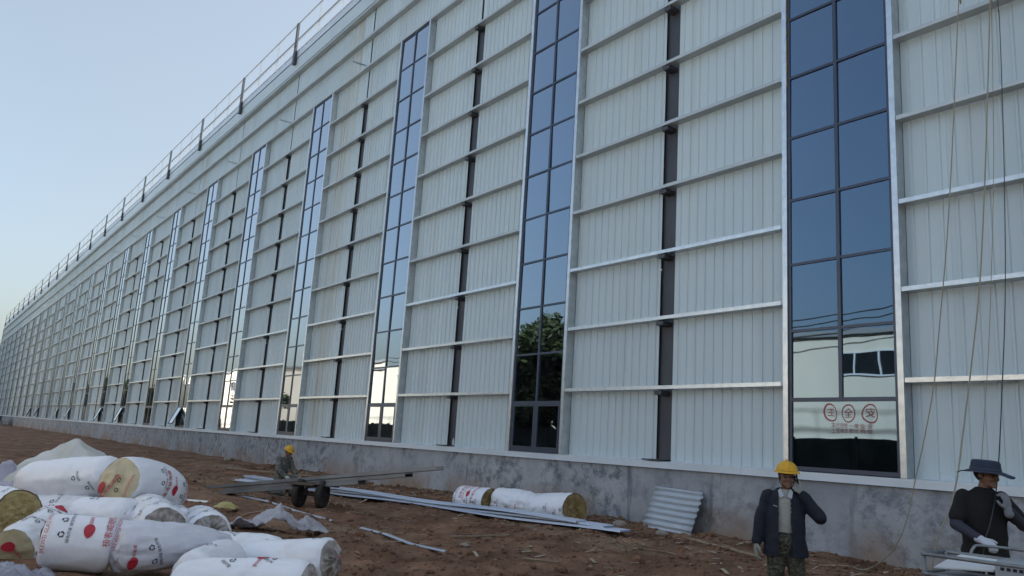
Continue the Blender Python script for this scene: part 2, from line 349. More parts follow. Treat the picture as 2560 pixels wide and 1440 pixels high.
for i in range(I0, I1+1):
    x = WX(i)
    # cladding right of window i
    xb = x+WW+.11
    for h_ in range(2):
        for k in range(NSH):
            xx = xb+h_*(HALF+GAP)+k*SW
            put('wall_sheet', sheet_st if (i, h_*NSH+k) in STAIN else (sheet_wn if rt.random() < .3 else sheet_me), xx, rt.uniform(-.003, .006))
    put('wall_sheet', head_me, x-.14)
    xc = xb+CLR/2
    for s_ in (-1, 1): put('filler_strip', fill_me, xc+s_*.155)
    put('column', col_me, xc)
    put('base_plate', foot_me, xc)
    if i <= 8:
        for k in range(9): put('cleat', cleat_me, xc, 0, ZS+1.49+1.5*k)
    for k in range(9): put('girt', bot_me if k < 3 else girt_me, xb+.005, rt.uniform(-.006, .003), ZS+1.537-.037+1.5*k+rt.gauss(0, .006)).rotation_euler = (rt.gauss(0, .02), rt.gauss(0, .0012), 0)
    for z in (16.42, 17.83, 19.23): put('girt', top_me, x+WW/2, -.004, z)
    put('jamb', jl_me, x-.005); put('jamb', jr_me, x+WW+.005)
    put('sill_flashing', flash_me, x-1)
    wn = put('window', win_me1 if i == 0 else win_me, x)
    for k in range(12):
        zc = ZS+PANE*(k+.5)+(.012 if k == 0 else 0)
        if k == 0:
            if i == 0:
                put('pane', pane_wide, WW/2, .05, ZS+.012+PANE/2+.012, wn)
            else:
                for c_, s_ in enumerate((-1, 1)):
                    px = WW/2+s_*(pw/2+.033)
                    ang = OPEN.get(i, 0) if c_ == 0 else (OPEN.get(i, 0)*.0)
                    if i <= 14:
                        sa = put('sash', sash_me, px, .045, ZS+PANE-.036, wn); sa.rotation_euler.x = -ang
                        if i <= 11:
                            q = put('pane', spane_me, px, .045, ZS+PANE-.036, wn); q.rotation_euler.x = -ang
                        else:
                            ca, sa_ = math.cos(ang), math.sin(ang)
                            far_panes.add([(x+px-pw/2+.06, .04, ZS+PANE-.1), (x+px+pw/2-.06, .04, ZS+PANE-.1), (x+px+pw/2-.06, .04-1.0*sa_, ZS+PANE-.1-1.0*ca), (x+px-pw/2+.06, .04-1.0*sa_, ZS+PANE-.1-1.0*ca)], [(0, 3, 2, 1)])
                    else:
                        far_panes.box(x+px-pw/2, x+px+pw/2, .045, .055, zc-ph/2, zc+ph/2)
            continue
        for s_ in (-1, 1):
            px = WW/2+s_*(pw/2+.033)
            if i <= 10:
                q = put('pane', pane_me, px, .05, zc, wn)
                q.rotation_euler = (rt.gauss(0, .004), 0, rt.gauss(0, .005))
            else: far_panes.box(x+px-pw/2, x+px+pw/2, .045, .055, zc-ph/2, zc+ph/2)
tag(far_panes.build('pane', M_glass, bld), kind='stuff')
# parapet: fascia, white edge, posts, rails, translucent sheets
fas_me = MB().extrude([(-.06, 20.05), (.30, 20.05), (.30, 20.40), (-.06, 20.38)], 0, BAY-.01).mesh('fascia'); fas_me.materials.append(M_flash)
fas2_me = MB().box(0, BAY-.01, -.035, .22, 19.345, 20.0).mesh('fascia_lower'); fas2_me.materials.append(M_panel)
shadow_line_me = MB().box(0, BAY-.01, -.01, .28, 20.005, 20.045).mesh('shadow_line_strip'); shadow_line_me.materials.append(M_dark)  # dark strip added to draw the shadow line under the fascia
cap_me = MB().extrude([(-.085, 20.385), (.32, 20.405), (.32, 20.43), (-.085, 20.45)], 0, BAY-.008).mesh('parapet_cap'); cap_me.materials.append(M_white)
post = MB(); post.box(-.10, .10, -.19, -.178, 19.72, 21.95); post.box(-.10, -.088, -.178, -.09, 19.72, 21.95); post.box(.088, .10, -.178, -.09, 19.72, 21.95)
post.box(-.13, .13, -.20, -.065, 19.70, 20.36); post.box(-.03, .30, -.23, -.20, 20.62, 20.67)
post_me = post.mesh('parapet_post'); post_me.materials.append(mat('post_steel', (.07, .077, .085), .5, .4))
rail_me = MB().box(0, BAY-.16, -.17, -.10, 20.88, 21.00).mesh('parapet_rail'); rail_me.materials.append(mat('rail_steel', (.30, .32, .33), .5, .4))
rail2_me = MB().box(0, BAY-.16, -.17, -.12, 21.88, 21.94).mesh('parapet_rail'); rail2_me.materials.append(MATS['rail_steel'])
rod = MB()
for d in (-.06, .06): rod.box(d-.012, d+.012, -.10, -.076, 20.45, 21.9)
rod_me = rod.mesh('rods'); rod_me.materials.append(MATS['rail_steel'])
brk = MB(); brk.box(-.03, .03, -.42, .22, 0, .05); brk.box(-.03, .03, -.42, -.37, .05, .16)
brk_me = brk.mesh('bracket'); brk_me.materials.append(M_galv)
for i in range(I0, I1+1):
    xc = WX(i)+WW+.11+CLR/2
    put('fascia', fas_me, xc-BAY/2); put('fascia', fas2_me, xc-BAY/2); put('shadow_line_strip', shadow_line_me, xc-BAY/2); put('parapet_cap', cap_me, xc-BAY/2); put('parapet_post', post_me, xc)
    put('parapet_rail', rail_me, xc+.08); put('parapet_rail', rail2_me, xc+.08)
    for k in (1, 2): put('parapet_rods', rod_me, xc+k*BAY/3)
    if 2 < i < 16: put('bracket', brk_me, xc-.35, 0, 16.75)
# shell behind the facade
put('roof', (lambda q: (q.materials.append(mat('roof_sheet', (.45, .48, .5), .5)), q)[1])(MB().box(XL, XR, .31, 46, 20.06, 20.12).mesh('roof')), 0)
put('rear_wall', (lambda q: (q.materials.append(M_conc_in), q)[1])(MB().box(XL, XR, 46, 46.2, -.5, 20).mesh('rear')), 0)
ew = MB().box(-.06, .06, .25, 46, -.5, 19.95).mesh('end_wall'); ew.materials.append(M_panel)
put('end_wall', ew, XL-.02); put('end_wall', ew, XR+.02)
lin = MB(); lin.box(XL, XR, .70, .72, 16.5, 19.9)
# inside: crane beam and floor
ins = MB(); ins.box(XL, XR, 1.6, 1.9, 12.2, 12.9); put('crane_beam', (lambda q: (q.materials.append(mat('crane_beam_paint', (.5, .5, .48), .5)), q)[1])(ins.mesh('crane_beam')), 0)
# yellow foam strip beside the big window
foam = MB()
zz = 8.7
while zz < 15.6:
    h = random.uniform(.12, .5); foam.box(-8.768, -8.752, -.006, .016, zz, zz+h); zz += h+random.uniform(.02, .25)
foam.build('sealant_foam', mat('sealant_foam', (.40, .27, .10), .9, 0, (.16, .11, .06), 12), bld)
#@@OBJECTS
# ------------------------------------------------------------------ buildings and trees across the yard (seen in the glass)
M_wallw = mat('white_render', (.88, .80, .66), .85, 0, (.80, .73, .60), .8, 6, (1, 1, .3), world=True)
M_pane_d = mat('dark_pane', (.02, .024, .026), .12, 0)
M_slab = mat('grey_cladding', (.20, .22, .24), .7)
def yard_building(x0, x1, h, label, rows, y=-24.5, depth=14, stripes=False, sign=False):
    b_ = thing('workshop_building', label, 'building', ((x0+x1)/2, y, -.2)); hw = (x1-x0)/2
    MB().box(-hw, hw, -depth, 0, 0, h).build('wall', M_wallw, b_)
    MB().box(-hw-.2, hw+.2, -depth-.2, .2, h, h+.25).build('roof', mat('roof_slab', (.3, .31, .32), .8), b_)
    MB().box(-hw, hw, .004, .05, 0, 1.1).build('base_band', M_slab, b_)
    for (z0, z1, xs) in rows:
        for a, c in xs:
            wnd = MB().box(a, c, .006, .03, z0, z1).build('window', M_pane_d, b_)
            n = max(2, int((c-a)/1.1))
            fr = MB()
            for k in range(n+1):
                xx = a+(c-a)*k/n; fr.box(xx-.04, xx+.04, .032, .07, z0, z1)
            fr.box(a-.05, c+.05, .032, .08, z0-.08, z0); fr.box(a-.05, c+.05, .032, .08, z1, z1+.06)
            fr.build('frame', M_white, wnd)
    return b_
bA = yard_building(-31.5, -6, 8.5, 'cream rendered workshop with a strip window and painted safety slogan', [(6.4, 7.5, [(-4.0, 4.5), (7.4, 11.5)]), (2.2, 3.2, [(6.5, 11)])])
# painted slogan: three ringed characters and two lines below, on the wall facing the yard
def text_mesh(body, size, align='CENTER'):
    cu = bpy.data.curves.new('lettering', 'FONT'); cu.body = body; cu.size = size; cu.align_x = align; cu.align_y = 'CENTER'; cu.resolution_u = 2
    o = bpy.data.objects.new('lettering', cu); COL.objects.link(o)
    me_ = bpy.data.meshes.new_from_object(o.evaluated_get(bpy.context.evaluated_depsgraph_get()))
    bpy.data.objects.remove(o); bpy.data.curves.remove(cu)
    return [tuple(v.co) for v in me_.vertices], [tuple(p_.vertices) for p_ in me_.polygons]
M_redp = mat('red_paint', (.42, .05, .04), .7)
sg = MB()
for cx, ch in ((1.05, '安'), (0, '全'), (-1.05, '生')):
    ring = [(.42*math.cos(a)*.9, .42*math.sin(a)*1.1) for a in np.linspace(0, 2*math.pi, 29)[:-1]]
    n = len(ring)
    sg.add([(cx-a, .012, 4.6+b2) for a, b2 in ring]+[(cx-a*.84, .012, 4.6+b2*.86) for a, b2 in ring], [(k, (k+1) % n, n+(k+1) % n, n+k) for k in range(n)])
    v_, f_2 = text_mesh(ch, .5); sg.add([(cx-a, .012, 4.6+b2) for a, b2, _ in v_], f_2)
for zz, bd in ((3.95, '安全第一 预防为主'), (3.68, '综合治理 生命至上')):
    v_, f_2 = text_mesh(bd, .27); sg.add([(-a, .012, zz+b2) for a, b2, _ in v_], f_2)
so = sg.build('painted_slogan', M_redp, bA); so.location = (-3.6, 0, -.2)
yard_building(-92, -58, 8.7, 'long white workshop with paired strip windows beyond the trees', [(6.3, 7.6, [(-12, -6), (4, 10)]), (2.0, 3.2, [(-12, -6), (4, 10)])], y=-25.5)
yard_building(-150, -108, 10.5, 'tall pale workshop with blue gate far along the yard', [(7.2, 8.4, [(-16, -4), (4, 16)])], y=-26)
# dark boundary fence of the yard
for k, (a, b_, lb) in enumerate([(-34, 6, 'dark sheet boundary fence in front of the cream workshop'), (-55, -34, 'dark sheet boundary fence under the trees between two workshops'), (-94, -55, 'dark sheet boundary fence in front of the long white workshop'), (-155, -105, 'dark sheet boundary fence before the tall pale workshop')]):
    fb = thing('boundary_fence', lb, 'fence', (a, -19.5, -.3), 0, 'boundary fences across the yard')
    n = int((b_-a)/3)
    pm = MB().ribbon([(0, 0), (.2, 0), (.22, .03), (.5, .03), (.52, 0), (1, 0), (1.02, .03), (1.5, .03), (1.52, 0), (2.2, 0), (2.22, .03), (2.6, .03), (2.62, 0), (2.94, 0)], 0, 3.0).mesh('fence_panel'); pm.materials.append(mat('dark_green_sheet', (.022, .034, .032), .5))
    qm = MB().box(-.04, .04, -.05, .05, 0, 3.08).mesh('fence_post'); qm.materials.append(M_dark)
    for j in range(n):
        put('panel', pm, 3*j+.03, 0, 0, fb); put('post', qm, 3*j, 0, 0, fb)
blu = mat('blue_gate_paint', (.06, .22, .42), .5)
# trees
M_bark = mat('bark', (.09, .07, .05), .9, 0, (.05, .04, .03), 8, 5, (1, 1, .2))
M_leaf = mat('leaves', (.030, .050, .014), .6, 0, (.065, .09, .028), 3, 3, rnd=.15)
def leaf_crown(n, seed, w_, h_):
    rr = random.Random(seed); mb_ = MB()
    cl = [(rr.gauss(0, .42)*w_, rr.gauss(0, .42)*w_, rr.uniform(-.8, .9)*h_, rr.uniform(.5, 1.1)) for _ in range(34)]
    for _ in range(n):
        c = rr.choice(cl); d = Vector((rr.gauss(0, 1), rr.gauss(0, 1), rr.gauss(0, .8))).normalized()*c[3]*rr.uniform(.5, 1.05)
        p_ = Vector(c[:3])+d; a = Vector((rr.gauss(0, 1), rr.gauss(0, 1), rr.gauss(0, .6))).normalized(); b2 = a.orthogonal().normalized()
        s_ = rr.uniform(.12, .26)
        mb_.add([p_-a*s_, p_+b2*s_*.5, p_+a*s_, p_-b2*s_*.5], [(0, 1, 2, 3)])
    return mb_.mesh('crown')
crowns = [leaf_crown(9000, 1, 1.9, 2.6), leaf_crown(9000, 2, 2.3, 2.2)]
trunk_mb = MB(); trunk_mb.tube([(0, 0, -.3), (.05, 0, 1.5), (-.05, .08, 3), (.08, 0, 4.6)], [.22, .17, .14, .06], 8)
for a in range(5):
    an = a*1.26; trunk_mb.tube([(0, 0, 2.2+.35*a), (.8*math.cos(an), .8*math.sin(an), 3.1+.35*a), (1.5*math.cos(an), 1.5*math.sin(an), 4+.35*a)], [.09, .06, .02], 6)
trunk_me = trunk_mb.mesh('trunk', True); trunk_me.materials.append(M_bark)
for c_ in crowns: c_.materials.append(M_leaf)
TREES = [(-36.5, -21.5, 1.15, 'bushy green tree beside the cream workshop across the yard'), (-40.2, -20.9, 1.45, 'tallest green tree in the gap between the two workshops'), (-44.5, -21, 1.35, 'leaning green tree in the middle of the gap across the yard'), (-50, -21.5, 1.1, 'low green tree nearest the long white workshop'),
         (-97, -21, .8, 'small green tree past the end of the long white workshop'), (-103, -23, 1.3, 'green tree just before the tall pale workshop'), (-158, -20, 1.3, 'green tree just past the tall pale workshop'), (-168, -22, 1.5, 'big green tree second past the tall pale workshop'), (-180, -20, 1.5, 'green tree third past the tall pale workshop'), (-196, -21, 1.6, 'big green tree farthest along the yard')]
for k, (x, y, s_, lb) in enumerate(TREES):
    tr = thing('yard_tree', lb, 'tree', (x, y, -.2), k*1.9, 'trees across the yard'); tr.scale = (s_, s_, s_)
    link('trunk', trunk_me, None, tr)
    c_ = link('crown', crowns[k % 2], None, tr); c_.location = (0, 0, 4.4)

# ------------------------------------------------------------------ rolls of glass wool
M_wrap = mat('white_wrap_film', (.84, .86, .92), .38, 0, (.56, .53, .50), 2.3, 8, lo=.52, hi=.86, bump=.6, bscale=5, rnd=.03)
M_bag = mat('milky_film', (.72, .73, .80), .28, 0, (.60, .61, .69), 2.2, 6, bump=.6, bscale=7)
M_wool = mat('yellow_glass_wool', (.48, .39, .19), .95, 0, (.30, .22, .09), 7, 7, bump=.8, bscale=26)
M_wool2 = mat('ochre_glass_wool', (.40, .29, .13), .95, 0, (.20, .13, .05), 7, 7, bump=.8, bscale=26)
M_woolg = mat('film_covered_wool', (.55, .49, .34), .35, 0, (.42, .36, .22), 4, 6, bump=.7, bscale=9)
M_crumple = mat('crumpled_film_end', (.46, .43, .42), .35, 0, (.19, .16, .14), 9, 8, (1, 1, 1), .38, .62, bump=1, bscale=11)
M_ink = mat('black_print', (.012, .012, .014), .5); M_redink = mat('red_print', (.45, .02, .04), .5)
class Roll:
    """a lying roll: axis from a to b, wobbling radius, prints that follow the surface"""
    def __init__(s, a, b, r0, r1=None, seed=0, amp=.012, sag=0, pinch=None, bend=(0, 0, 0)):
        s.a, s.b = Vector(a), Vector(b); s.L = (s.b-s.a).length; s.d = (s.b-s.a).normalized(); s.r0, s.r1 = r0, r1 or r0; s.bend = Vector(bend)
        up = Vector((0, 0, 1)); s.e1 = (up-s.d*up.dot(s.d)).normalized(); s.e2 = s.d.cross(s.e1); s.seed = seed; s.amp = amp; s.sag = sag; s.pinch = pinch
    def rad(s, t): 
        r = s.r0+(s.r1-s.r0)*t
        if s.pinch: r = s.r0*(1-t**s.pinch)+s.r1*t**s.pinch
        return r
    def pt(s, q, th, off=0):               # q along axis in metres, th around (0 = top)
        t = q/s.L; r = s.rad(min(max(t, 0), 1))
        n = mnoise.noise(Vector((q*2.2+s.seed*7, math.cos(th)*1.3, math.sin(th)*1.3)))*1.2+.6*mnoise.noise(Vector((q*6+s.seed, math.cos(th)*4, math.sin(th)*4)))+.35*mnoise.noise(Vector((q*5+s.seed*3, math.cos(th)*11, math.sin(th)*11)))
        n += .9*(.35-abs(mnoise.noise(Vector((q*3.1+s.seed*5+math.sin(th)*.8, math.cos(th)*3.0, math.sin(th)*3.0)))))
        r = r+s.amp*n+off
        c = s.a+s.d*q+s.bend*math.sin(math.pi*min(max(t, 0), 1))
        k = 1-s.sag*(.5-.5*math.cos(th))    # flattened underside
        return c+(s.e1*math.cos(th)*k+s.e2*math.sin(th))*r
    def wrap(s, n=40, m=64, round0=0, round1=0, rd0=.45, rd1=.45):
        mb_ = MB(); ts = [i/(n-1)*s.L for i in range(n)]; rows = []
        for q in ts:
            row = []
            for k in range(m):
                th = 2*math.pi*k/m; off = 0
                if round0 and q < round0: off -= s.r0*(1-math.sqrt(max(0, 1-(1-q/round0)**2)))*rd0
                if round1 and s.L-q < round1: off -= s.r1*(1-math.sqrt(max(0, 1-(1-(s.L-q)/round1)**2)))*rd1
                row.append(s.pt(q, th, off))
            rows.append(row)
        vs = [v for r_2 in rows for v in r_2]
        return mb_.add(vs, [(i*m+k, i*m+(k+1) % m, (i+1)*m+(k+1) % m, (i+1)*m+k) for i in range(n-1) for k in range(m)])
    def end(s, at, style, shrink=1.0):
        q = 0 if at == 0 else s.L; sg_ = -1 if at == 0 else 1; mb_ = MB(); nr, m = 22, 56; rows = []
        for j in range(nr+1):
            f = 1-j/nr; row = []
            for k in range(m):
                th = 2*math.pi*k/m; edge = s.pt(q, th, -.012)*1.0; c = s.a+s.d*q
                p_ = c+(edge-c)*f*shrink
                if style == 'wool':
                    h = .007*math.sin(2*math.pi*(f*9+k/m+1.2*mnoise.noise(Vector((math.cos(th)*2, math.sin(th)*2, f*3+s.seed)))))+.022*mnoise.noise(Vector((f*5*math.cos(th), f*5*math.sin(th), s.seed)))+.012*mnoise.noise(Vector((f*16*math.cos(th), f*16*math.sin(th), s.seed)))-.03*(1-f)**2-.004
                elif style == 'film':
                    h = .075*(1-f*f)+.035*f*(1-f)*4*mnoise.noise(Vector((math.cos(th)*3, math.sin(th)*3, f*2+s.seed)))+.02*math.sin(th*17+4*mnoise.noise(Vector((f*3, th, s.seed))))*f*(1-f)*3
                else:
                    h = .05*(1-f*f)+.02*mnoise.noise(Vector((math.cos(th)*2*f, math.sin(th)*2*f, s.seed)))
                row.append(p_+s.d*sg_*h)
            rows.append(row)
        vs = [v for r_2 in rows for v in r_2]; mb_.add(vs, [(i*m+k, i*m+(k+1) % m, (i+1)*m+(k+1) % m, (i+1)*m+k) for i in range(nr) for k in range(m)])
        return mb_
    def decal(s, mb_, vf, q, th, rot=0, off=.006):
        """flat outline (x along the axis, y around) laid on the surface"""
        vs, fs = vf; o = []; c, s_ = math.cos(rot), math.sin(rot)
        for v in vs:
            x, y = v[0]*c-v[1]*s_, v[0]*s_+v[1]*c
            o.append(s.pt(q+x, th-y/s.r0, off))
        mb_.add(o, fs)
def recycle(size):
    vs, fs = [], []
    for k in range(3):
        a0 = k*2.094; arc = [a0+.0, a0+.45, a0+.9, a0+1.3]
        n = len(vs); vs += [(math.cos(a)*size*.62, math.sin(a)*size*.62) for a in arc]+[(math.cos(a)*size, math.sin(a)*size) for a in arc]
        fs += [(n+i, n+i+1, n+i+5, n+i+4) for i in range(3)]
        n = len(vs); a = arc[-1]; vs += [(math.cos(a)*size*.42, math.sin(a)*size*.42), (math.cos(a)*size*1.22, math.sin(a)*size*1.22), (math.cos(a+.62)*size*.8, math.sin(a+.62)*size*.8)]
        fs.append((n, n+1, n+2))
    return [(x, y, 0) for x, y in vs], fs
REC = recycle(.033)
T_eco = text_mesh('绿色环保', .042); T_cn = text_mesh('极客威玻璃棉', .085); T_en = text_mesh('JIKEWEI GLASSWOOL', .055); T_brand = text_mesh('极客威', .045)
leaf = [(.062*math.sin(a)*abs(math.sin(a/2))**.35, .062*1.35*-math.cos(a)) for a in np.linspace(0, 2*math.pi, 25)[:-1]]
LEAF = ([(y*k, x*k, 0) for k in (1, .7, .4, .12) for x, y in leaf], [(r_2*24+i, r_2*24+(i+1) % 24, (r_2+1)*24+(i+1) % 24, (r_2+1)*24+i) for r_2 in range(3) for i in range(24)]+[tuple(range(72, 96))])
def prints(r, o, plan, base):
    """plan: (kind, q, theta, rotation)"""
    for kind, q, th, rot in plan:
        blk, red = MB(), MB()
        if kind == 'rec': r.decal(blk, REC, q, th, rot); r.decal(blk, T_eco, q+.075*math.cos(rot), th-.075*math.sin(rot)/r.r0, rot+math.pi/2)
        elif kind == 'leaf': r.decal(red, LEAF, q, th, rot+math.pi/2); r.decal(red, T_brand, q, th-.155/r.r0, rot+math.pi/2)
        elif kind == 'cn': r.decal(red, T_cn, q, th, rot)
        elif kind == 'en': r.decal(red, T_en, q, th, rot)
        for mb_, nm, m_ in ((blk, 'black_print', M_ink), (red, 'red_print', M_redink)):
            if mb_.v:
                mb_.v = [tuple(Vector(v)-base) for v in mb_.v]; mb_.build(nm, m_, o)
H = math.pi/2
def rnd_plan(r, seed, n=5, lo=-1.4, hi=1.6, red=True):
    rr = random.Random(seed); pl = []; qs = [r.L*(.12+.76*k/max(1, n-1)) for k in range(n)]
    base = rr.uniform(lo, lo+.8)
    for k, q in enumerate(qs):
        kind = ('rec', 'rec', 'leaf', 'rec', 'cn')[k % 5] if red else 'rec'
        th = base
        while th < hi:
            if kind == 'cn': pl.append(('cn', q, th+.4, H)); th += 2.3
            else: pl.append((kind, q, th, 0)); th += (.62 if kind == 'rec' else 1.4)
    return pl
GROUP = 'wrapped rolls in the foreground pile'
def make_roll(label, a, b, r0, r1=None, e0='round', e1='round', wrap=None, seed=0, plan=None, amp=.015, sag=.10, wool=None, round0=.14, round1=.14, pinch=None, bend=(0,0,0), group=GROUP, name='insulation_roll', dark=None):
    rl = Roll(a, b, r0, r1, seed, amp, sag, pinch, bend)
    base = Vector(a)*.5+Vector(b)*.5; base.z -= r0
    o = thing(name, label, 'insulation roll', base, 0, group)
    def ch(nm, mb_, m_):
        mb_.v = [tuple(Vector(v)-base) for v in mb_.v]; return mb_.build(nm, m_, o, True)
    RD = {'wool': 0, 'filmwool': .05, 'film': .16, 'round': .42}
    ch('wrapper', rl.wrap(round0=0 if e0 == 'wool' else round0, round1=0 if e1 == 'wool' else round1, rd0=RD[e0], rd1=RD[e1]), wrap or M_wrap)
    for at, e in ((0, e0), (1, e1)):
        if e == 'wool': ch('wool_end', rl.end(at, 'wool'), wool or M_wool)
        elif e == 'filmwool': ch('wool_end', rl.end(at, 'round', .99), M_woolg)
        elif e == 'film': ch('film_end', rl.end(at, 'film', .90), M_crumple)
        elif e == 'round': ch('film_end', rl.end(at, 'round', .64), wrap or M_wrap)
    blk = plan if plan is not None else rnd_plan(rl, seed, 3, -1.2, .9, False)
    prints(rl, o, blk, base)
    return rl, o
# the printed front roll: exact layout of its marks
r1_plan = [('rec', .20, -1.15+k*.62, 0) for k in range(5)]+[('leaf', .46, -.95, 0), ('cn', .66, -.62, H), ('en', .745, -.70, H), ('en', .055, -.95, H)]
make_roll('front roll with red leaf logo and vertical red lettering on white wrap', (-10.24,-11.32,.199), (-10.06,-10.62,.150), .30, seed=1, plan=[(k, q, -th, rt_) for k, q, th, rt_ in r1_plan], e0='round', e1='round', amp=.008, sag=.04)
make_roll('milky film bag tapering to a small wool end, right of the leaf-logo roll', (-9.894,-10.66,.15), (-10.116,-9.318,.16), .30, .075, 'round', 'wool', M_bag, seed=2, pinch=2.2, amp=.022, plan=[('rec', .30, 1.45, .4), ('rec', .36, 2.0, .3), ('leaf', .12, 2.05, 0)], wool=M_wool2)
r3 = make_roll('roll at the left edge with a round yellow end showing red print', (-11.093,-11.481,-.004), (-11.894,-10.932,.242), .255, None, 'filmwool', 'round', seed=3, plan=[('rec', .30, -.2+.6*k, 0) for k in range(4)]+[('rec', .62, -.3+.6*k, 0) for k in range(3)]+[('leaf', .80, .5, 0)])
make_roll('upper left roll with a bright yellow wool end cut by the frame', (-11.966,-11.398,.299), (-13.432,-11.853,.281), .30, None, 'wool', 'round', seed=4)
make_roll('big plain white roll lying on top of the pile at left', (-14.481,-11.112,.485), (-13.30,-10.09,.703), .335, None, 'round', 'round', seed=5, plan=[('rec', 1.15, 1.5, .4), ('rec', 1.35, 2.0, .4)], round0=.3, amp=.016)
r6 = make_roll('topmost roll facing front with a pale yellow end under printed film', (-12.617,-10.168,.682), (-13.358,-9.198,.441), .35, .33, 'filmwool', 'round', seed=6, bend=(.02, .03, .07), round1=.35, plan=[('rec', .45, .95, 0), ('rec', .45, 1.5, 0), ('cn', .6, 1.6, H), ('leaf', .75, 1.7, 0), ('rec', .95, .7, 0), ('rec', .95, 1.25, 0), ('rec', .95, 1.8, 0), ('en', 1.1, 1.4, H)])
make_roll('roll end-on in the middle of the pile with creased rim', (-11.236,-9.827,.175), (-12.448,-9.779,.224), .335, None, 'film', 'round', seed=7, round0=.2)
make_roll('short white roll peeping out behind the end-on roll', (-12.496,-9.273,.072), (-13.444,-9.191,.072), .27, None, 'round', 'round', seed=8)
make_roll('roll with a dark creased film end at the back right of the pile', (-11.628,-9.119,.079), (-12.786,-8.979,.072), .30, None, 'film', 'round', seed=9)
make_roll('white roll lying behind the two front right rolls', (-10.418,-8.521,-.067), (-11.264,-9.42,-.096), .275, None, 'round', 'round', seed=10, round0=.35, plan=[('rec', .25, .3, .9), ('rec', .62, -.1, .9), ('rec', .85, .4, .9)])
r10 = make_roll('front right roll whose crumpled film end shows red print', (-9.024,-8.478,.083), (-10.131,-9.156,-.10), .265, None, 'film', 'round', seed=11, plan=[('rec', .10, -.1, 0), ('rec', .10, .45, 0), ('rec', .62, .2, .9), ('rec', .95, .5, .9)], round0=.1)
make_roll('nearest white roll cut by the bottom of the frame', (-7.639,-9.329,.03), (-8.609,-10.296,-.043), .285, None, 'film', 'round', seed=12, round1=.4, plan=[('rec', .75, -.3, .9), ('rec', .35, .0, .9), ('leaf', .5, .2, 0)])
make_roll('low white roll wedged under the topmost rolls', (-12.577,-10.643,.195), (-11.903,-10.075,.239), .285, None, 'round', 'round', seed=13, plan=[('rec', .3, .3, .5)])
make_roll('bottom roll hidden under the big plain white roll', (-14.069,-11.097,.067), (-13.317,-10.273,.15), .30, None, 'round', 'round', seed=14)
make_roll('bottom roll under the right end of the topmost roll', (-13.342,-9.77,.142), (-13.273,-9.156,.149), .285, None, 'round', 'round', seed=15)
make_roll('plain white roll tucked between the front right rolls and the tapering bag', (-9.75, -9.42, .02), (-9.05, -10.05, -.03), .25, None, 'round', 'round', seed=31, plan=[('rec', .45, .2, .4)])
# red and black print on the bulging ends
def end_print(ro, vf, dx, dy, rot, m_, nm, lift=.024, bulge=.05):
    rl, o = ro; up = rl.e1; n = -rl.d; rt2 = up.cross(n); c, s_ = math.cos(rot), math.sin(rot); vs = []
    for v in vf[0]:
        x, y = dx+v[0]*c-v[1]*s_, dy+v[0]*s_+v[1]*c; f = min(1, math.hypot(x, y)/rl.r0)
        vs.append(rl.a+rt2*x+up*y+n*(bulge*(1-f*f)+lift)-o.location)
    MB().add(vs, vf[1]).build(nm, m_, o)
end_print(r3, LEAF, -.02, .06, .2, M_redink, 'red_print'); end_print(r3, T_brand, .09, -.02, -.9, M_redink, 'red_print')
end_print(r6, T_cn, -.10, -.12, .95, M_redink, 'red_print'); end_print(r6, LEAF, -.23, -.10, 1.2, M_redink, 'red_print'); end_print(r6, T_en, .20, -.14, 1.35, M_redink, 'red_print')
end_print(r6, REC, .06, .02, 0, M_ink, 'black_print'); end_print(r6, REC, .05, -.12, .3, M_ink, 'black_print'); end_print(r6, T_eco, -.02, .01, 1.5, M_ink, 'black_print')
end_print(r10, T_brand, .02, .03, -.25, M_redink, 'red_print', .04, .075)
# rolls by the plinth
RA0, RA1, RB0, RB1, RC0, RC1 = (-16.263, -2.015, 0.233), (-15.206, -1.86, 0.239), (-15.251, -1.676, 0.281), (-14.196, -1.424, 0.25), (-14.243, -1.397, 0.237), (-12.807, -1.443, 0.325)
G2 = 'three rolls lying against the plinth'
make_roll('left of three plinth rolls, densely printed, ochre end turned right', RA0, RA1, .31, None, 'round', 'wool', seed=21, wool=M_wool2, group=G2, plan=[('rec', .1, .9, 0), ('rec', .1, 1.5, 0), ('cn', .33, .6, H), ('en', .42, .7, H), ('leaf', .55, 1.0, 0), ('rec', .5, 1.6, 0), ('cn', .72, .9, H), ('rec', .8, 1.6, 0)])
make_roll('middle of three plinth rolls, creased white wrap with no wool showing', RB0, RB1, .31, .30, 'round', 'film', seed=22, group=G2, amp=.03, plan=[('rec', .2, 1.6, 0), ('rec', .5, 1.9, 0), ('leaf', .8, 2.2, 0)])
make_roll('right of three plinth rolls with a large open ochre wool end', RC0, RC1, .30, .33, 'round', 'wool', seed=23, wool=M_wool2, group=G2, plan=[('rec', .35, 1.9, 0), ('rec', .8, 1.5, 0), ('rec', 1.1, 1.9, 0), ('rec', 1.35, 1.6, 0)])

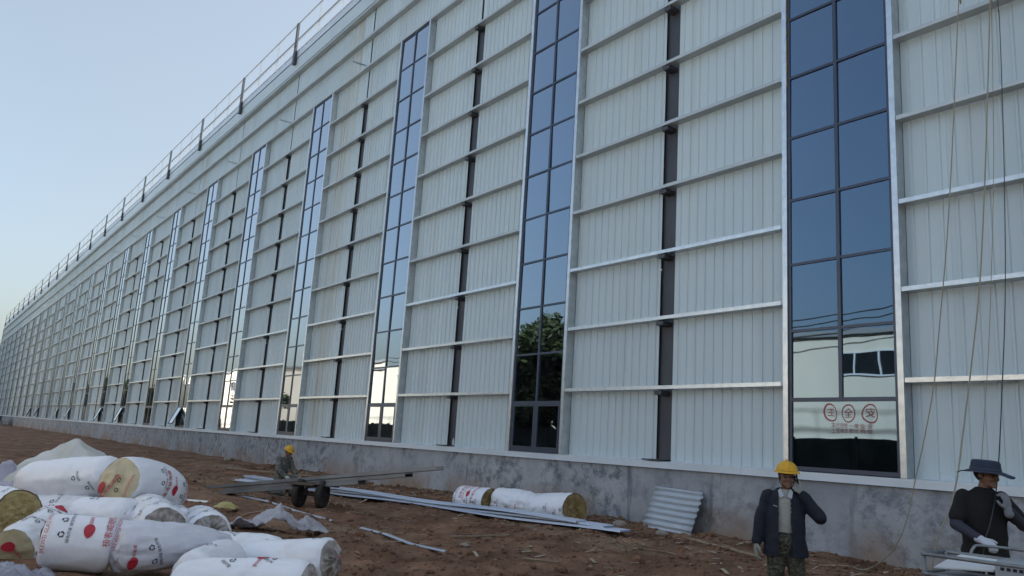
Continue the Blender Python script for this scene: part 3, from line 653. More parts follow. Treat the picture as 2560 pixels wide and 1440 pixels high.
# crumpled film and wool heaps
def crumple(name, label, cat, fn, nu, nv, m_, loc, group=None):
    vs = []
    for j in range(nv):
        for i in range(nu): vs.append(fn(i/(nu-1), j/(nv-1)))
    fs = [(j*nu+i, j*nu+i+1, (j+1)*nu+i+1, (j+1)*nu+i) for j in range(nv-1) for i in range(nu-1)]
    o = MB().add(vs, fs).build(name, m_, None, True); o.location = loc
    md = o.modifiers.new('thickness', 'SOLIDIFY'); md.thickness = .004
    return tag(o, label, cat, group)
def nz3(x, y, z=0): return mnoise.noise(Vector((x, y, z)))
def tent(px, py, w_, d_, h_, seed, ridge):
    def fn(u, v):
        x = (u-.5)*w_; y = (v-.5)*d_
        rr_ = max(abs(u-ridge)/max(ridge, 1-ridge), abs(v-.5)*2*.9)
        z = h_*max(0, 1-rr_)**.7+.10*nz3(u*5+seed, v*5)+.05*nz3(u*13, v*13+seed)
        return (x+.06*nz3(u*4, v*4, seed), y, max(z, -.02))
    return fn
CR = R(54)
o = crumple('crumpled_wrap', 'peaked heap of white wrap behind the big roll at left', 'plastic wrap', tent(0, 0, 2.3, 1.7, 1.32, 3, .62), 40, 34, mat('greyish_wrap', (.62, .63, .64), .4, 0, (.46, .47, .40), 2.6, 6, bump=.5, bscale=8), (-16.0, -10.55, -.12)); o.rotation_euler.z = CR
o = crumple('crumpled_wrap', 'low lavender tinted heap of film left of the white peak', 'plastic wrap', tent(0, 0, 1.15, 1.0, .88, 8, .5), 34, 30, mat('lavender_film', (.46, .45, .55), .3, 0, (.27, .26, .36), 3, 7, bump=.8, bscale=7), (-15.95, -11.25, -.1)); o.rotation_euler.z = CR
def film_fn(u, v):
    x = (u-.5)*1.75; y = (v-.5)*.75*(.4+.6*math.sin(math.pi*min(1, u*1.2)))
    z = .06+.30*max(0, nz3(u*3.1+2, v*2.2+1)+.12)+.16*abs(nz3(u*9, v*8))+.09*abs(nz3(u*19+3, v*17))+.2*math.exp(-((u-.5)/.12)**2)*(1-abs(v-.5))
    return (x, y+.1*nz3(u*5, v*3, 4), z*math.sin(math.pi*max(.02, min(.98, u)))**.5-.03)
o = crumple('plastic_film', 'crumpled clear film lying on the earth right of the pile', 'plastic film', film_fn, 80, 44, mat('clear_film', (.50, .49, .53), .25, 0, (.36, .34, .38), 4, 6, bump=.6, bscale=9), (-13.75, -7.35, -.13)); o.rotation_euler.z = R(60)
def small_bag(u, v):
    x = (u-.5)*.5; y = (v-.5)*.3; return (x, y, .12*math.sin(math.pi*u)*math.sin(math.pi*v)+.03*nz3(u*5, v*5))
o = crumple('wool_scrap', 'scrap of pale yellow wool on the earth right of the topmost roll', 'wool scrap', small_bag, 16, 12, mat('pale_wool', (.50, .45, .20), .9, 0, (.36, .3, .12), 6), (-17.35, -7.1, -.1)); o.rotation_euler.z = R(55)

# ------------------------------------------------------------------ handcart with long purlins
def frame_to(o, origin, xdir, up=(0, 0, 1)):
    x = Vector(xdir).normalized(); z = Vector(up); z = (z-x*z.dot(x)).normalized(); y = z.cross(x)
    o.matrix_world = Matrix(((x.x, y.x, z.x, origin[0]), (x.y, y.y, z.y, origin[1]), (x.z, y.z, z.z, origin[2]), (0, 0, 0, 1)))
PA, PB = Vector((-21.95, -6.10, -.05)), Vector((-13.85, -4.12, .97))
M_purl = mat('purlin_steel', (.30, .33, .36), .4, .55, (.20, .22, .25), 3, 6, (.3, 1, 1), rnd=.1)
pdir = (PB-PA).normalized()
for k, (dy, dz, l0, l1, lb) in enumerate([(0, 0, 0, 8.4, 'top channel purlin of the bundle resting on the handcart'), (.03, -.088, .75, 7.5, 'middle channel purlin of the bundle resting on the handcart'), (-.02, -.17, .55, 6.1, 'lowest channel purlin of the bundle resting on the handcart')]):
    m_ = MB(); t_ = .005
    m_.extrude([(-.11, 0), (.11, 0), (.11, .075), (.085, .075), (.085, .07), (.105, .07), (.105, t_), (-.105, t_), (-.105, .07), (-.085, .07), (-.085, .075), (-.11, .075)], l0, l1)
    o = m_.build('channel_purlin', M_purl); tag(o, lb, 'steel purlin', 'purlins carried on the handcart')
    frame_to(o, PA+Vector((0, 0, dz)), pdir); o.matrix_world = o.matrix_world @ Matrix.Translation((0, dy, 0))
cart_c = Vector((-17.45, -5.22, 0)); ax = Vector((.62, -.78, 0)); fw = Vector((.78, .62, 0))
ax = Vector((.72, .69, 0)).normalized()
cart = thing('handcart', 'two wheeled iron handcart with thick tyres under the purlins', 'cart', (cart_c.x, cart_c.y, -.11), math.atan2(ax.y, ax.x))
def wheel(x):
    wh = MB(); tr_ = .285
    pr = [(.185, -.052), (.23, -.068), (.272, -.055), (.285, -.03), (.285, .03), (.272, .055), (.23, .068), (.185, .052), (.185, -.052)]
    wo_ = MB().lathe(pr, 30, (0, 0, 0), 'X').build('wheel', M_black, cart, True); wo_.location = (x, 0, tr_*1.09); wo_.scale = (1.15, 1.09, 1.09)
    rm = MB().lathe([(.05, -.05), (.06, -.03), (.15, -.02), (.186, -.05), (.186, .05), (.15, .02), (.06, .03), (.05, .05), (.05, -.05)], 24, (0, 0, 0), 'X').build('rim', M_rust, wo_, True)
    MB().lathe([(.0, -.09), (.035, -.09), (.035, .09), (0, .09)], 12, (0, 0, 0), 'X').build('hub', M_rust, wo_, True)
wheel(-.27); wheel(.27)
MB().tube([(-.3, 0, .285), (.3, 0, .285)], .022, 8).build('axle', M_rust, cart)
for s_ in (-1, 1):
    MB().box(s_*.15-.025, s_*.15+.025, -.7, .85, .475, .53).build('side_rail', M_rust, cart)
    MB().box(s_*.15-.02, s_*.15+.02, -.03, .03, .30, .475).build('bearing_bracket', M_rust, cart)
for y in (-.6, -.2, .2, .6): MB().box(-.30, .30, y-.06, y+.06, .532, .555).build('plank', mat('old_wood', (.13, .10, .075), .85, 0, (.08, .06, .045), 5, 6, (1, .2, 1)), cart)
MB().tube([(-.15, .84, .5), (-.15, 1.25, .42), (.15, 1.25, .42), (.15, .84, .5)], .018, 8).build('pull_bar', M_rust, cart)

# ------------------------------------------------------------------ metal lying about
M_zinc = mat('bluish_zinc_sheet', (.47, .52, .61), .35, .35, (.38, .43, .52), 2, 5, (.3, 1, 1))
def on_ground(o, p, q, lift=.02):
    a = Vector((p[0], p[1], gz(*p)+lift)); b_ = Vector((q[0], q[1], gz(*q)+lift)); frame_to(o, a, b_-a); return (b_-a).length
# long stack of roofing sheets beside the rolls
for k, (dz, dy, x1, lb) in enumerate([(0, 0, 13.0, 'lowest of the long trapezoid sheets stacked in front of the plinth rolls'), (.05, .03, 12.6, 'middle of the long trapezoid sheets stacked in front of the plinth rolls'), (.10, -.02, 12.0, 'topmost of the long trapezoid sheets stacked in front of the plinth rolls')]):
    ln = []
    for j in range(6):
        b0 = -.36+j*.12; ln += [(b0, 0), (b0+.025, .05), (b0+.055, .05), (b0+.08, 0)]
    ln.append((.36, 0)); n = 27; vs, fs = [], []
    for i in range(n):
        xx = x1*i/(n-1)
        vs += [(xx, y*.55, z*.8+.02*math.sin(i*.55+k)) for y, z in ln]
    m2 = len(ln); fs = [(i*m2+j, i*m2+j+1, (i+1)*m2+j+1, (i+1)*m2+j) for i in range(n-1) for j in range(m2-1)]
    o = MB().add(vs, fs).build('trapezoid_sheet', M_zinc); md = o.modifiers.new('thickness', 'SOLIDIFY'); md.thickness = .003
    tag(o, lb, 'metal sheet', 'sheets stacked along the plinth')
    a = Vector((-23.9, -4.42+dy, .05+dz)); b_ = Vector((-11.55, -1.62+dy, .05+dz)); frame_to(o, a, b_-a)
# corrugated offcut leaning on the plinth
def corr_fn(w_, h_, waves, depth, nu=4, nv=64):
    vs = []; 
    for j in range(nv+1):
        v = j/nv
        for i in range(nu+1):
            u = i/nu; edge = .012*math.sin(v*40+i)
            vs.append(((u-.5)*w_+(edge if i in (0, nu) else 0), depth*math.sin(v*waves*2*math.pi), v*h_))
    return vs, [(j*(nu+1)+i, j*(nu+1)+i+1, (j+1)*(nu+1)+i+1, (j+1)*(nu+1)+i) for j in range(nv) for i in range(nu)]
v_, f_2 = corr_fn(1.27, .87, 7, .022); o = MB().add(v_, f_2).build('corrugated_sheet', mat('grey_blue_sheet', (.50, .55, .60), .38, .3, (.43, .48, .53), 1.5, 5), None, True)
md = o.modifiers.new('thickness', 'SOLIDIFY'); md.thickness = .003
tag(o, 'square offcut of corrugated sheet leaning on the grey plinth', 'metal sheet'); o.location = (-11.27, -.42, .08); o.rotation_euler = (R(-23), R(1.5), 0)
# ribbed sheets behind the cart
v_, f_2 = corr_fn(2.6, .9, 6, .025); o = MB().add(v_, f_2).build('corrugated_sheet', M_zinc, None, True); md = o.modifiers.new('thickness', 'SOLIDIFY'); md.thickness = .003
tag(o, 'flat ribbed sheet on the earth behind the handcart', 'metal sheet'); o.location = (-22.4, -4.6, .08); o.rotation_euler = (R(-86), 0, R(18))
def strip(name, label, pts, w_, h_, m_, cat='metal strip', group=None):
    """thin bent trim that follows the ground"""
    mb_ = MB(); vs = []; P_ = [Vector((x, y, gz(x, y)+dz)) for x, y, dz in pts]
    for i, p_ in enumerate(P_):
        d = (P_[min(i+1, len(P_)-1)]-P_[max(i-1, 0)]); s_ = Vector((-d.y, d.x, 0)).normalized()
        vs += [p_-s_*w_/2, p_+Vector((0, 0, h_)), p_+s_*w_/2]
    fs = []
    for i in range(len(P_)-1):
        for j in range(2): fs.append((i*3+j, i*3+j+1, (i+1)*3+j+1, (i+1)*3+j))
    o = mb_.add(vs, fs).build(name, m_); md = o.modifiers.new('thickness', 'SOLIDIFY'); md.thickness = .003
    return tag(o, label, cat, group)
strip('trim_strip', 'long thin trim strip passing under the handcart wheels', [(-20.6, -5.75, .03), (-18.75, -5.72, .035), (-17, -5.68, .03), (-15.3, -5.62, .02)], .10, .025, M_zinc, group='trim strips on the earth')
strip('trim_strip', 'bent trim strip lying alone in the middle foreground', [(-13.6, -5.83, .05), (-12.6, -5.85, .03), (-11.6, -5.9, .05), (-10.6, -5.89, .03)], .10, .022, M_zinc, group='trim strips on the earth')
strip('trim_strip', 'short white offcut on the earth right of the topmost roll', [(-19.6, -7.6, .04), (-18.6, -7.1, .05)], .12, .03, M_white, group='trim strips on the earth')
for k, (a, b_, lb) in enumerate([((-20.9, -11.2), (-19.8, -10.55), 'upper bright sheet offcut cut by the left edge of the frame'), ((-16.6, -11.75), (-15.4, -11.15), 'lower bright sheet offcut cut by the left edge of the frame')]):
    v_, f_2 = corr_fn(1.4, .7, 4, .02); o = MB().add(v_, f_2).build('corrugated_sheet', M_white, None, True); md = o.modifiers.new('thickness', 'SOLIDIFY'); md.thickness = .003
    tag(o, lb, 'metal sheet'); frame_to(o, (a[0], a[1], .40-.02*k), Vector((b_[0]-a[0], b_[1]-a[1], -.18)), (0.3, -.8, .5))
# wooden poles and planks
M_wood = mat('weathered_wood', (.30, .23, .16), .85, 0, (.20, .15, .11), 4, 6, (1, 6, 6), bump=.2)
def pole(label, p, q, r, name='wooden_pole', lift=.02):
    n = 7; P_ = [(p[0]+(q[0]-p[0])*k/(n-1), p[1]+(q[1]-p[1])*k/(n-1)) for k in range(n)]
    za, zb = gz(*p), gz(*q)
    pts = [(x, y, za+(zb-za)*k/(n-1)+lift+r+.006*math.sin(k*2.1)) for k, (x, y) in enumerate(P_)]
    return tag(MB().tube(pts, [r*(1-.03*k) for k in range(n)], 8).build(name, M_wood, None, True), label, 'wooden pole')
pole('long pale pole on the earth below the corrugated offcut', (-10.35, -.85), (-8.05, -1.85), .028)
pole('thin grey stick lying across the middle foreground', (-12.3, -4.75), (-11.9, -3.75), .02)
pole('long stick lying near the plinth left of the kneeling worker', (-29.5, -3.4), (-25.5, -1.8), .03)
pole('short stick near the bottom middle of the frame', (-9.9, -5.0), (-9.3, -4.75), .014)
# bottle on the sill
bt = thing('plastic_bottle', 'small clear bottle with white cap standing on the sill', 'bottle', (-19.88, -.02, 1.437))
MB().lathe([(0, 0), (.03, 0), (.033, .01), (.033, .06), (.028, .075), (.033, .09), (.033, .13), (.012, .165), (.012, .18)], 14).build('body', mat('clear_plastic', (.45, .5, .52), .15), bt, True)
MB().lathe([(.015, .178), (.015, .20), (0, .201)], 12).build('cap', M_white, bt, True)
o = crumple('plastic_film', 'grey crumpled film at the foot of the leaf-logo roll', 'plastic film', lambda u, v: ((u-.5)*1.1, (v-.5)*.6, .05+.16*abs(nz3(u*4, v*3))+.08*abs(nz3(u*11, v*9))-.06*((2*u-1)**2+(2*v-1)**2)), 44, 28, mat('grey_film', (.34, .35, .42), .25, 0, (.22, .22, .27), 4, 6, bump=.6, bscale=9), (-10.05, -11.62, -.14)); o.rotation_euler.z = R(40)
for k, (zc, yy, lb) in enumerate([(9.3, -23.6, 'upper overhead cable strung across the yard'), (8.9, -23.4, 'lower overhead cable strung across the yard')]):
    tag(MB().tube([(x, yy, zc-.6*math.sin(math.pi*((x+70) % 26)/26)) for x in range(-70, 9, 2)], .035, 5).build('overhead_cable', M_black), lb, 'cable', 'cables across the yard')
# rough clods, gravel and pale chips
rr = random.Random(11); cl = MB()
for _ in range(15000):
    u = rr.random()
    if u < .5: x, y = rr.uniform(-34, -4), -abs(rr.gauss(0, 1.3))-.05
    elif u < .85: x, y = rr.uniform(-30, -4), rr.uniform(-9, -.1)
    else: x, y = rr.uniform(-14, -5), rr.uniform(-9, -3)
    s_ = min(.09, rr.expovariate(1/.012)+.006)
    random.seed(_); cl.ico((x, y, gz(x, y)+s_*.25), s_, 1, (rr.uniform(.8, 1.4), rr.uniform(.8, 1.3), rr.uniform(.5, .85)), Matrix.Rotation(rr.uniform(0, 6), 3, 'Z'), .22)
tag(cl.build('earth_clods', M_dirt), 'loose red brown clods scattered over the earth', 'earth clods', kind='stuff')
ch = MB()
for _ in range(700):
    x, y = rr.uniform(-32, -5), -abs(rr.gauss(0, 3.3))-.1
    l, w_, a = min(.3, rr.expovariate(1/.05)+.015), rr.uniform(.006, .03), rr.uniform(0, 6); d = Vector((math.cos(a), math.sin(a), rr.uniform(-.2, .3))); s_ = Vector((-d.y, d.x, 0))
    p_ = Vector((x, y, gz(x, y)+.018)); u2 = Vector((0, 0, .006))
    ch.add([p_-d*l-s_*w_, p_+d*l-s_*w_, p_+d*l*.8+s_*w_, p_-d*l+s_*w_]+[q+u2 for q in (p_-d*l-s_*w_, p_+d*l-s_*w_, p_+d*l*.8+s_*w_, p_-d*l+s_*w_)], [(3, 2, 1, 0), (4, 5, 6, 7), (0, 1, 5, 4), (1, 2, 6, 5), (2, 3, 7, 6), (3, 0, 4, 7)])
tag(ch.build('pale_chips', mat('pale_chips', (.48, .42, .33), .9, 0, (.26, .2, .14), 2.2, 2, world=True)), 'pale wood chips and wrapper scraps littering the earth', 'litter', kind='stuff')
random.seed(3)
for k, (x, y, s_, lb) in enumerate([(-11.6, -4.9, .07, 'rounded pale stone beside the bent trim strip'), (-12.2, -.75, .12, 'grey clod of mortar left of the corrugated offcut'), (-11.0, -.8, .10, 'grey clod of mortar under the corrugated offcut'), (-23.1, -.6, .16, 'lump of broken mortar at the plinth right of the handcart'), (-37.5, -.8, .22, 'slab of broken mortar at the plinth left of the kneeling worker')]):
    mb_ = MB().ico((0, 0, 0), s_, 2, (1.5, 1, .62), None, .10)
    o = mb_.build('broken_stone', mat('pale_stone', (.34, .30, .25), .9, 0, (.24, .2, .17), 8, bump=.4), None, True); tag(o, lb, 'stone'); o.location = (x, y, gz(x, y)+s_*.3)
# far end litter
ft = thing('material_stack', 'dark low stack of material at the far end of the hall', 'material stack', (-150, -2.2, -.25))
MB().box(-5, 4, -.9, .9, 0, .8).build('lower_bundle', M_slab, ft); MB().box(-3.5, 3, -.7, .7, .82, 1.5).build('upper_bundle', M_dark, ft); MB().box(-7, 3, -2.6, -1.2, 0, .4).build('pale_bundle', M_flash, ft)

# ------------------------------------------------------------------ ropes
M_rope = mat('tan_rope', (.30, .27, .20), .9); M_cable = mat('dark_cable', (.03, .035, .04), .6)
def smooth_path(pts, sub=4):
    P_ = [Vector(p) for p in pts]; o = []
    for i in range(len(P_)-1):
        p0, p1, p2, p3 = P_[max(i-1, 0)], P_[i], P_[i+1], P_[min(i+2, len(P_)-1)]
        for k in range(sub):
            t_ = k/sub; o.append(.5*((2*p1)+(p2-p0)*t_+(2*p0-5*p1+4*p2-p3)*t_*t_+(3*p1-p0-3*p2+p3)*t_**3))
    return o+[P_[-1]]
def rope(label, pts, r, m_): return tag(MB().tube(smooth_path(pts), r, 7).build('hanging_rope', m_, None, True), label, 'rope', 'ropes hanging from the roof')
rope('leftmost tan rope, hanging down the wall and trailing over the earth', [(-5.25, -.22, 20.5), (-5.30, -.24, 15), (-5.348,-.25,9.406), (-5.387,-.259,8.993), (-5.45,-.319,7.95), (-5.483,-.392,7.123), (-5.515,-.508,6.113), (-5.551,-.701,4.814), (-5.592,-.906,3.699), (-5.615,-1.112,2.751), (-5.688,-1.309,1.955), (-5.754,-1.459,1.404), (-5.826,-1.55,.917), (-6.0, -1.55, .52), (-6.3, -1.5, .22), (-6.65, -1.3, gz(-6.65, -1.3)+.03), (-7.0, -1.1, gz(-7, -1.1)+.025), (-7.4, -1.15, gz(-7.4, -1.15)+.025), (-8.0, -1.5, gz(-8, -1.5)+.025)], .0085, M_rope)
rope('thick tan rope hanging down to the metal trolley behind the hatted worker', [(-4.80, -.2, 20.5), (-4.85, -.22, 15), (-4.894,-.25,9.19), (-4.924,-.27,8.781), (-4.942,-.462,7.381), (-4.895,-.873,5.679), (-4.794,-1.429,4.099), (-4.713,-1.963,2.953), (-4.616,-2.505,2.018), (-4.534,-2.896,1.451), (-4.509,-3.17,1.096), (-4.528,-3.4,.817), (-4.56, -3.6, .3), (-4.6, -3.75, -.05)], .0095, M_rope)
rope('thin tan rope between the thick rope and the dark cable', [(-4.85, -.2, 20.5), (-4.9, -.22, 15), (-4.917,-.25,9.201), (-4.912,-.257,8.782), (-4.932,-.347,7.091), (-4.944,-.465,5.794), (-4.974,-.657,4.257), (-4.996,-.842,3.093), (-5.031,-1.085,1.829), (-5.042,-1.2,1.305), (-5.05, -1.3, .6), (-5.06, -1.35, .02)], .0048, M_rope)
rope('dark cable running down into the raised hand of the hatted worker', [(-4.85, -.2, 20.5), (-4.83, -.25, 15), (-4.807,-.3,9.127), (-4.77,-.369,8.403), (-4.659,-.724,6.88), (-4.445,-1.392,5.158), (-4.161,-2.27,3.621), (-3.83,-3.33,2.325), (-3.593,-4.045,1.679), (-3.46,-4.48,1.33), (-3.46, -4.62, 1.08), (-3.47, -4.72, .92), (-3.50, -4.78, .5)], .006, M_cable)
# ------------------------------------------------------------------ people
def ell_prim(mb_, c, r3, rot=None, sub=2): mb_.ico(c, 1, sub, r3, rot)
def cap_prim(mb_, p0, p1, r0, r1, n=14):
    a, b_ = Vector(p0), Vector(p1); d = (b_-a).normalized(); pts, rs = [], []
    for k in range(4):
        t_ = k/4*H; pts.append(a-d*r0*math.cos(t_)*.999); rs.append(max(.001, r0*math.sin(t_)))
    pts += [a, b_]; rs += [r0, r1]
    for k in range(1, 5):
        t_ = k/4*H; pts.append(b_+d*r1*math.sin(t_)*.999); rs.append(max(.001, r1*math.cos(t_)))
    mb_.tube(pts, rs, n)
def loft_prim(mb_, rings, n=28):      # rings: (cx, cy, z, rx, ry)
    vs = []
    for cx, cy, z, rx, ry in rings:
        vs += [(cx+rx*math.cos(2*math.pi*k/n), cy+ry*math.sin(2*math.pi*k/n), z) for k in range(n)]
    m_ = len(rings)
    mb_.add(vs, [(i*n+k, i*n+(k+1) % n, (i+1)*n+(k+1) % n, (i+1)*n+k) for i in range(m_-1) for k in range(n)]+[tuple(range(n))[::-1], tuple(range((m_-1)*n, m_*n))])
def blob(name, mb_, m_, parent, voxel=.009, sm=4, cut=None, wrinkle=0):
    o = bpy.data.objects.new('tmp', mb_.mesh('tmp')); COL.objects.link(o)
    rm = o.modifiers.new('r', 'REMESH'); rm.mode = 'VOXEL'; rm.voxel_size = voxel
    s_ = o.modifiers.new('s', 'SMOOTH'); s_.iterations = sm; s_.factor = .5
    me_ = bpy.data.meshes.new_from_object(o.evaluated_get(bpy.context.evaluated_depsgraph_get())); bpy.data.objects.remove(o)
    if wrinkle:
        ns = [v.normal.copy() for v in me_.vertices]
        for v, n_ in zip(me_.vertices, ns):
            c = v.co; v.co = c+n_*wrinkle*(1.1*(.3-abs(mnoise.noise(Vector((c.x*5+c.z*2, c.y*5, c.z*9+c.x*5)))))+.6*mnoise.noise(Vector((c.x*8+c.z*3, c.y*8, c.z*8)))*1.3+.5*mnoise.noise(Vector((c.x*20+c.z*9, c.y*20, c.z*18))))
    if cut:
        b_ = bmesh.new(); b_.from_mesh(me_); dl = [f for f in b_.faces if cut(f.calc_center_median())]
        bmesh.ops.delete(b_, geom=dl, context='FACES'); b_.to_mesh(me_); b_.free()
    me_.polygons.foreach_set('use_smooth', [True]*len(me_.polygons)); me_.name = name
    return link(name, me_, m_, parent)
def hand_prims(mb_, wrist, d, side, curl=.5, sc_=1.0, fat=1.0):
    W, d, s_ = Vector(wrist), Vector(d).normalized(), Vector(side); s_ = (s_-d*s_.dot(d)).normalized(); n = d.cross(s_)
    rot = Matrix((d, s_, n)).transposed()
    ell_prim(mb_, W+d*.048*sc_, (.052*sc_, .040*sc_, .018*sc_*fat), rot)
    for k, ln in enumerate((.9, 1.0, .95, .75)):
        p_ = W+d*.088*sc_+s_*(.028-.0185*k)*sc_; a = curl*.6
        for j, l in enumerate((.036, .026, .021)):
            q = p_+(d*math.cos(a)-n*math.sin(a))*l*ln*sc_; cap_prim(mb_, p_, q, .0092*fat*sc_, .0084*fat*sc_, 8); p_ = q; a += curl
    p_ = W+d*.022*sc_+s_*.030*sc_; dd = (d*.62+s_*.7-n*.25).normalized()
    q = p_+dd*.042*sc_; cap_prim(mb_, p_, q, .0115*fat*sc_, .010*fat*sc_, 8)
    cap_prim(mb_, q, q+(d*.85+s_*.25-n*.45*curl).normalized()*.032*sc_, .010*fat*sc_, .009*fat*sc_, 8)
def head_prims(mb_, hc, rot):
    hc = Vector(hc); P_ = lambda x, y, z: hc+rot @ Vector((x, y, z))
    for c, r3 in (((0, .012, .025), (.076, .094, .088)), ((0, -.012, -.02), (.068, .080, .075)), ((0, -.028, -.068), (.052, .056, .045)), ((0, -.072, -.093), (.024, .02, .02)),
                  ((0, -.092, .026), (.052, .014, .012)), ((.036, -.070, -.028), (.024, .022, .022)), ((-.036, -.070, -.028), (.024, .022, .022)),
                  ((0, -.096, -.008), (.010, .016, .026)), ((0, -.104, -.026), (.015, .014, .011)), ((0, -.088, -.058), (.024, .010, .006)), ((0, -.086, -.070), (.020, .010, .007)),
                  ((.077, .008, -.005), (.011, .022, .032)), ((-.077, .008, -.005), (.011, .022, .032))):
        ell_prim(mb_, P_(*c), r3, rot, 2)
def person(label, loc, rz, J, skin, hr=Matrix.Identity(3)):
    o = thing('person', label, 'person', loc, rz)
    b_ = MB(); head_prims(b_, J['head'], hr)
    cap_prim(b_, J['neck'], Vector(J['head'])+Vector((0, .01, -.04)), .055, .052)
    sh = (Vector(J['shL'])+Vector(J['shR']))/2; hp = (Vector(J['hipL'])+Vector(J['hipR']))/2
    for t_, rx, ry in ((.12, .13, .085), (.25, .15, .10), (.5, .135, .09), (.75, .125, .085), (1, .14, .095)):
        c = sh.lerp(hp, t_)+Vector((0, 0, -.03)); ell_prim(b_, c, (rx, ry, .12))
    for s_ in 'LR':
        cap_prim(b_, Vector(J['sh'+s_])+Vector((0, 0, -.035)), J['el'+s_], .042, .036); cap_prim(b_, J['el'+s_], J['wr'+s_], .038, .027)
        cap_prim(b_, J['hip'+s_], J['kn'+s_], .075, .052); cap_prim(b_, J['kn'+s_], J['an'+s_], .050, .034)
        f = Vector(J['an'+s_]); fd = Vector(J.get('foot', (0, -1, 0))); cap_prim(b_, f+Vector((0, 0, -.04)), f+fd*.15+Vector((0, 0, -.05)), .035, .028)
        hand_prims(b_, J['wr'+s_], J['hd'+s_], J['ths'+s_], J.get('curl'+s_, .5))
    blob('body', b_, skin, o, .0068, 2)
    P_ = lambda x, y, z: Vector(J['head'])+hr @ Vector((x, y, z))
    for s_ in (-1, 1):
        e = MB(); e.ico(P_(s_*.031, -.087, .004), 1, 2, (.013, .008, .0062), hr); e.build('eye', mat('dark_eye', (.015, .012, .01), .3), o, True)
        e = MB(); e.ico(P_(s_*.033, -.095, .024), 1, 2, (.020, .007, .0045), hr); e.build('eyebrow', mat('black_hair', (.012, .011, .010), .8), o, True)
    hm = MB()
    hm.ico(P_(0, .018, .022), 1, 3, (.081, .097, .092), hr)
    ho = hm.build('hair', MATS['black_hair'], o, True)
    inv = hr.transposed(); b2 = bmesh.new(); b2.from_mesh(ho.data)
    bmesh.ops.delete(b2, geom=[f for f in b2.faces if (lambda q: (q.y < -.02 and q.z < .06) or q.z < -.03-(q.y)*.4)(inv @ (f.calc_center_median()-Vector(J['head'])))], context='FACES'); b2.to_mesh(ho.data); b2.free()
    return o, P_, hr
M_skin = mat('tanned_skin', (.225, .125, .085), .55, 0, (.17, .09, .06), 14, 5)
def mat_camo(name, cols, scale):
    m_, t_, p_ = newmat(name); L = t_.links.new; N = t_.nodes.new
    tc = N('ShaderNodeTexCoord'); n_ = N('ShaderNodeTexNoise'); n_.inputs['Scale'].default_value = scale; n_.inputs['Detail'].default_value = 2.5; n_.inputs['Distortion'].default_value = .6; L(tc.outputs['Object'], n_.inputs['Vector'])
    mp = N('ShaderNodeMapping'); mp.inputs['Scale'].default_value = (1, 1, 1.7); L(tc.outputs['Object'], mp.inputs[0]); L(mp.outputs[0], n_.inputs['Vector'])
    r_2 = N('ShaderNodeValToRGB'); r_2.color_ramp.interpolation = 'CONSTANT'; e = r_2.color_ramp.elements
    e[0].position = 0; e[0].color = (*cols[0], 1); e[1].position = .43; e[1].color = (*cols[1], 1)
    for pos, c in ((.51, cols[2]), (.59, cols[3])): k = e.new(pos); k.color = (*c, 1)
    L(n_.outputs['Fac'], r_2.inputs[0]); L(r_2.outputs[0], p_.inputs['Base Color']); p_.inputs['Roughness'].default_value = .9; return m_
M_camod = mat_camo('dark_camouflage', [(.03, .034, .024), (.055, .055, .035), (.10, .095, .065), (.022, .022, .02)], 13)
M_camol = mat_camo('grey_camouflage', [(.05, .055, .05), (.13, .135, .12), (.24, .24, .22), (.035, .038, .04)], 17)
M_navy = mat('navy_cloth', (.006, .009, .019), .85, 0, (.011, .015, .028), 5); M_shirt = mat('pale_shirt', (.40, .40, .38), .85, 0, (.33, .33, .29), 5)
M_blackc = mat('black_cloth', (.008, .008, .009), .9); M_sleeve = mat('dark_sleeve', (.030, .032, .050), .8)
M_glovew = mat('white_glove', (.52, .54, .60), .9); M_gloveg = mat('grey_glove', (.20, .21, .23), .9); M_gloveo = mat('worn_glove', (.26, .27, .24), .9)
M_helm = mat('yellow_helmet', (.70, .38, .015), .5, 0, (.50, .27, .02), 12, 7, lo=.45, hi=.8)
M_boot = mat('dark_boot', (.02, .018, .016), .7, 0, (.06, .04, .03), 8)
def helmet(o, P_, hr, tilt=0):
    h = MB(); n = 36; prof = []
    for k in range(9):
        a = k/8*H; prof.append((math.cos(a), math.sin(a)))
    vs = []
    for r_2, z in prof:
        for k in range(n):
            a = 2*math.pi*k/n; ridge = .006*math.exp(-((math.cos(a))/.16)**2)*(1 if z > .15 else 0)
            vs.append(P_((.112+ridge*0)*r_2*math.cos(a), .012+.132*r_2*math.sin(a), .062+(.112+ridge)*z))
    fs = [(i*n+k, i*n+(k+1) % n, (i+1)*n+(k+1) % n, (i+1)*n+k) for i in range(8) for k in range(n)]
    hm = h.add(vs, fs).build('helmet', M_helm, o, True)
    br = MB(); vs = []
    for j in range(3):
        for k in range(n):
            a = 2*math.pi*k/n; front = max(0, -math.sin(a))**2; e = (0, .012+.045*front, .016+.05*front)[j]
            vs.append(P_((.112+e)*math.cos(a), .012+(.132+e)*math.sin(a), .063-(0, .004, .012)[j]-.012*front*(j > 0)))
    br.add(vs, [(i*n+k, i*n+(k+1) % n, (i+1)*n+(k+1) % n, (i+1)*n+k) for i in range(2) for k in range(n)])
    b_ = br.build('helmet_brim', M_helm, o, True); md = b_.modifiers.new('t', 'SOLIDIFY'); md.thickness = .004
    rd = MB().tube([P_(0, .012-.125*math.cos(a), .067+.112*math.sin(a)) for a in np.linspace(.25, 2.6, 14)], .010, 8).build('helmet_ridge', M_helm, o, True)
    st = MB()
    for s_ in (-1, 1): st.tube([P_(s_*.088, .0, .04), P_(s_*.078, -.02, -.05), P_(s_*.03, -.05, -.108)], .004, 6)
    st.build('chin_strap', M_blackc, o, True)
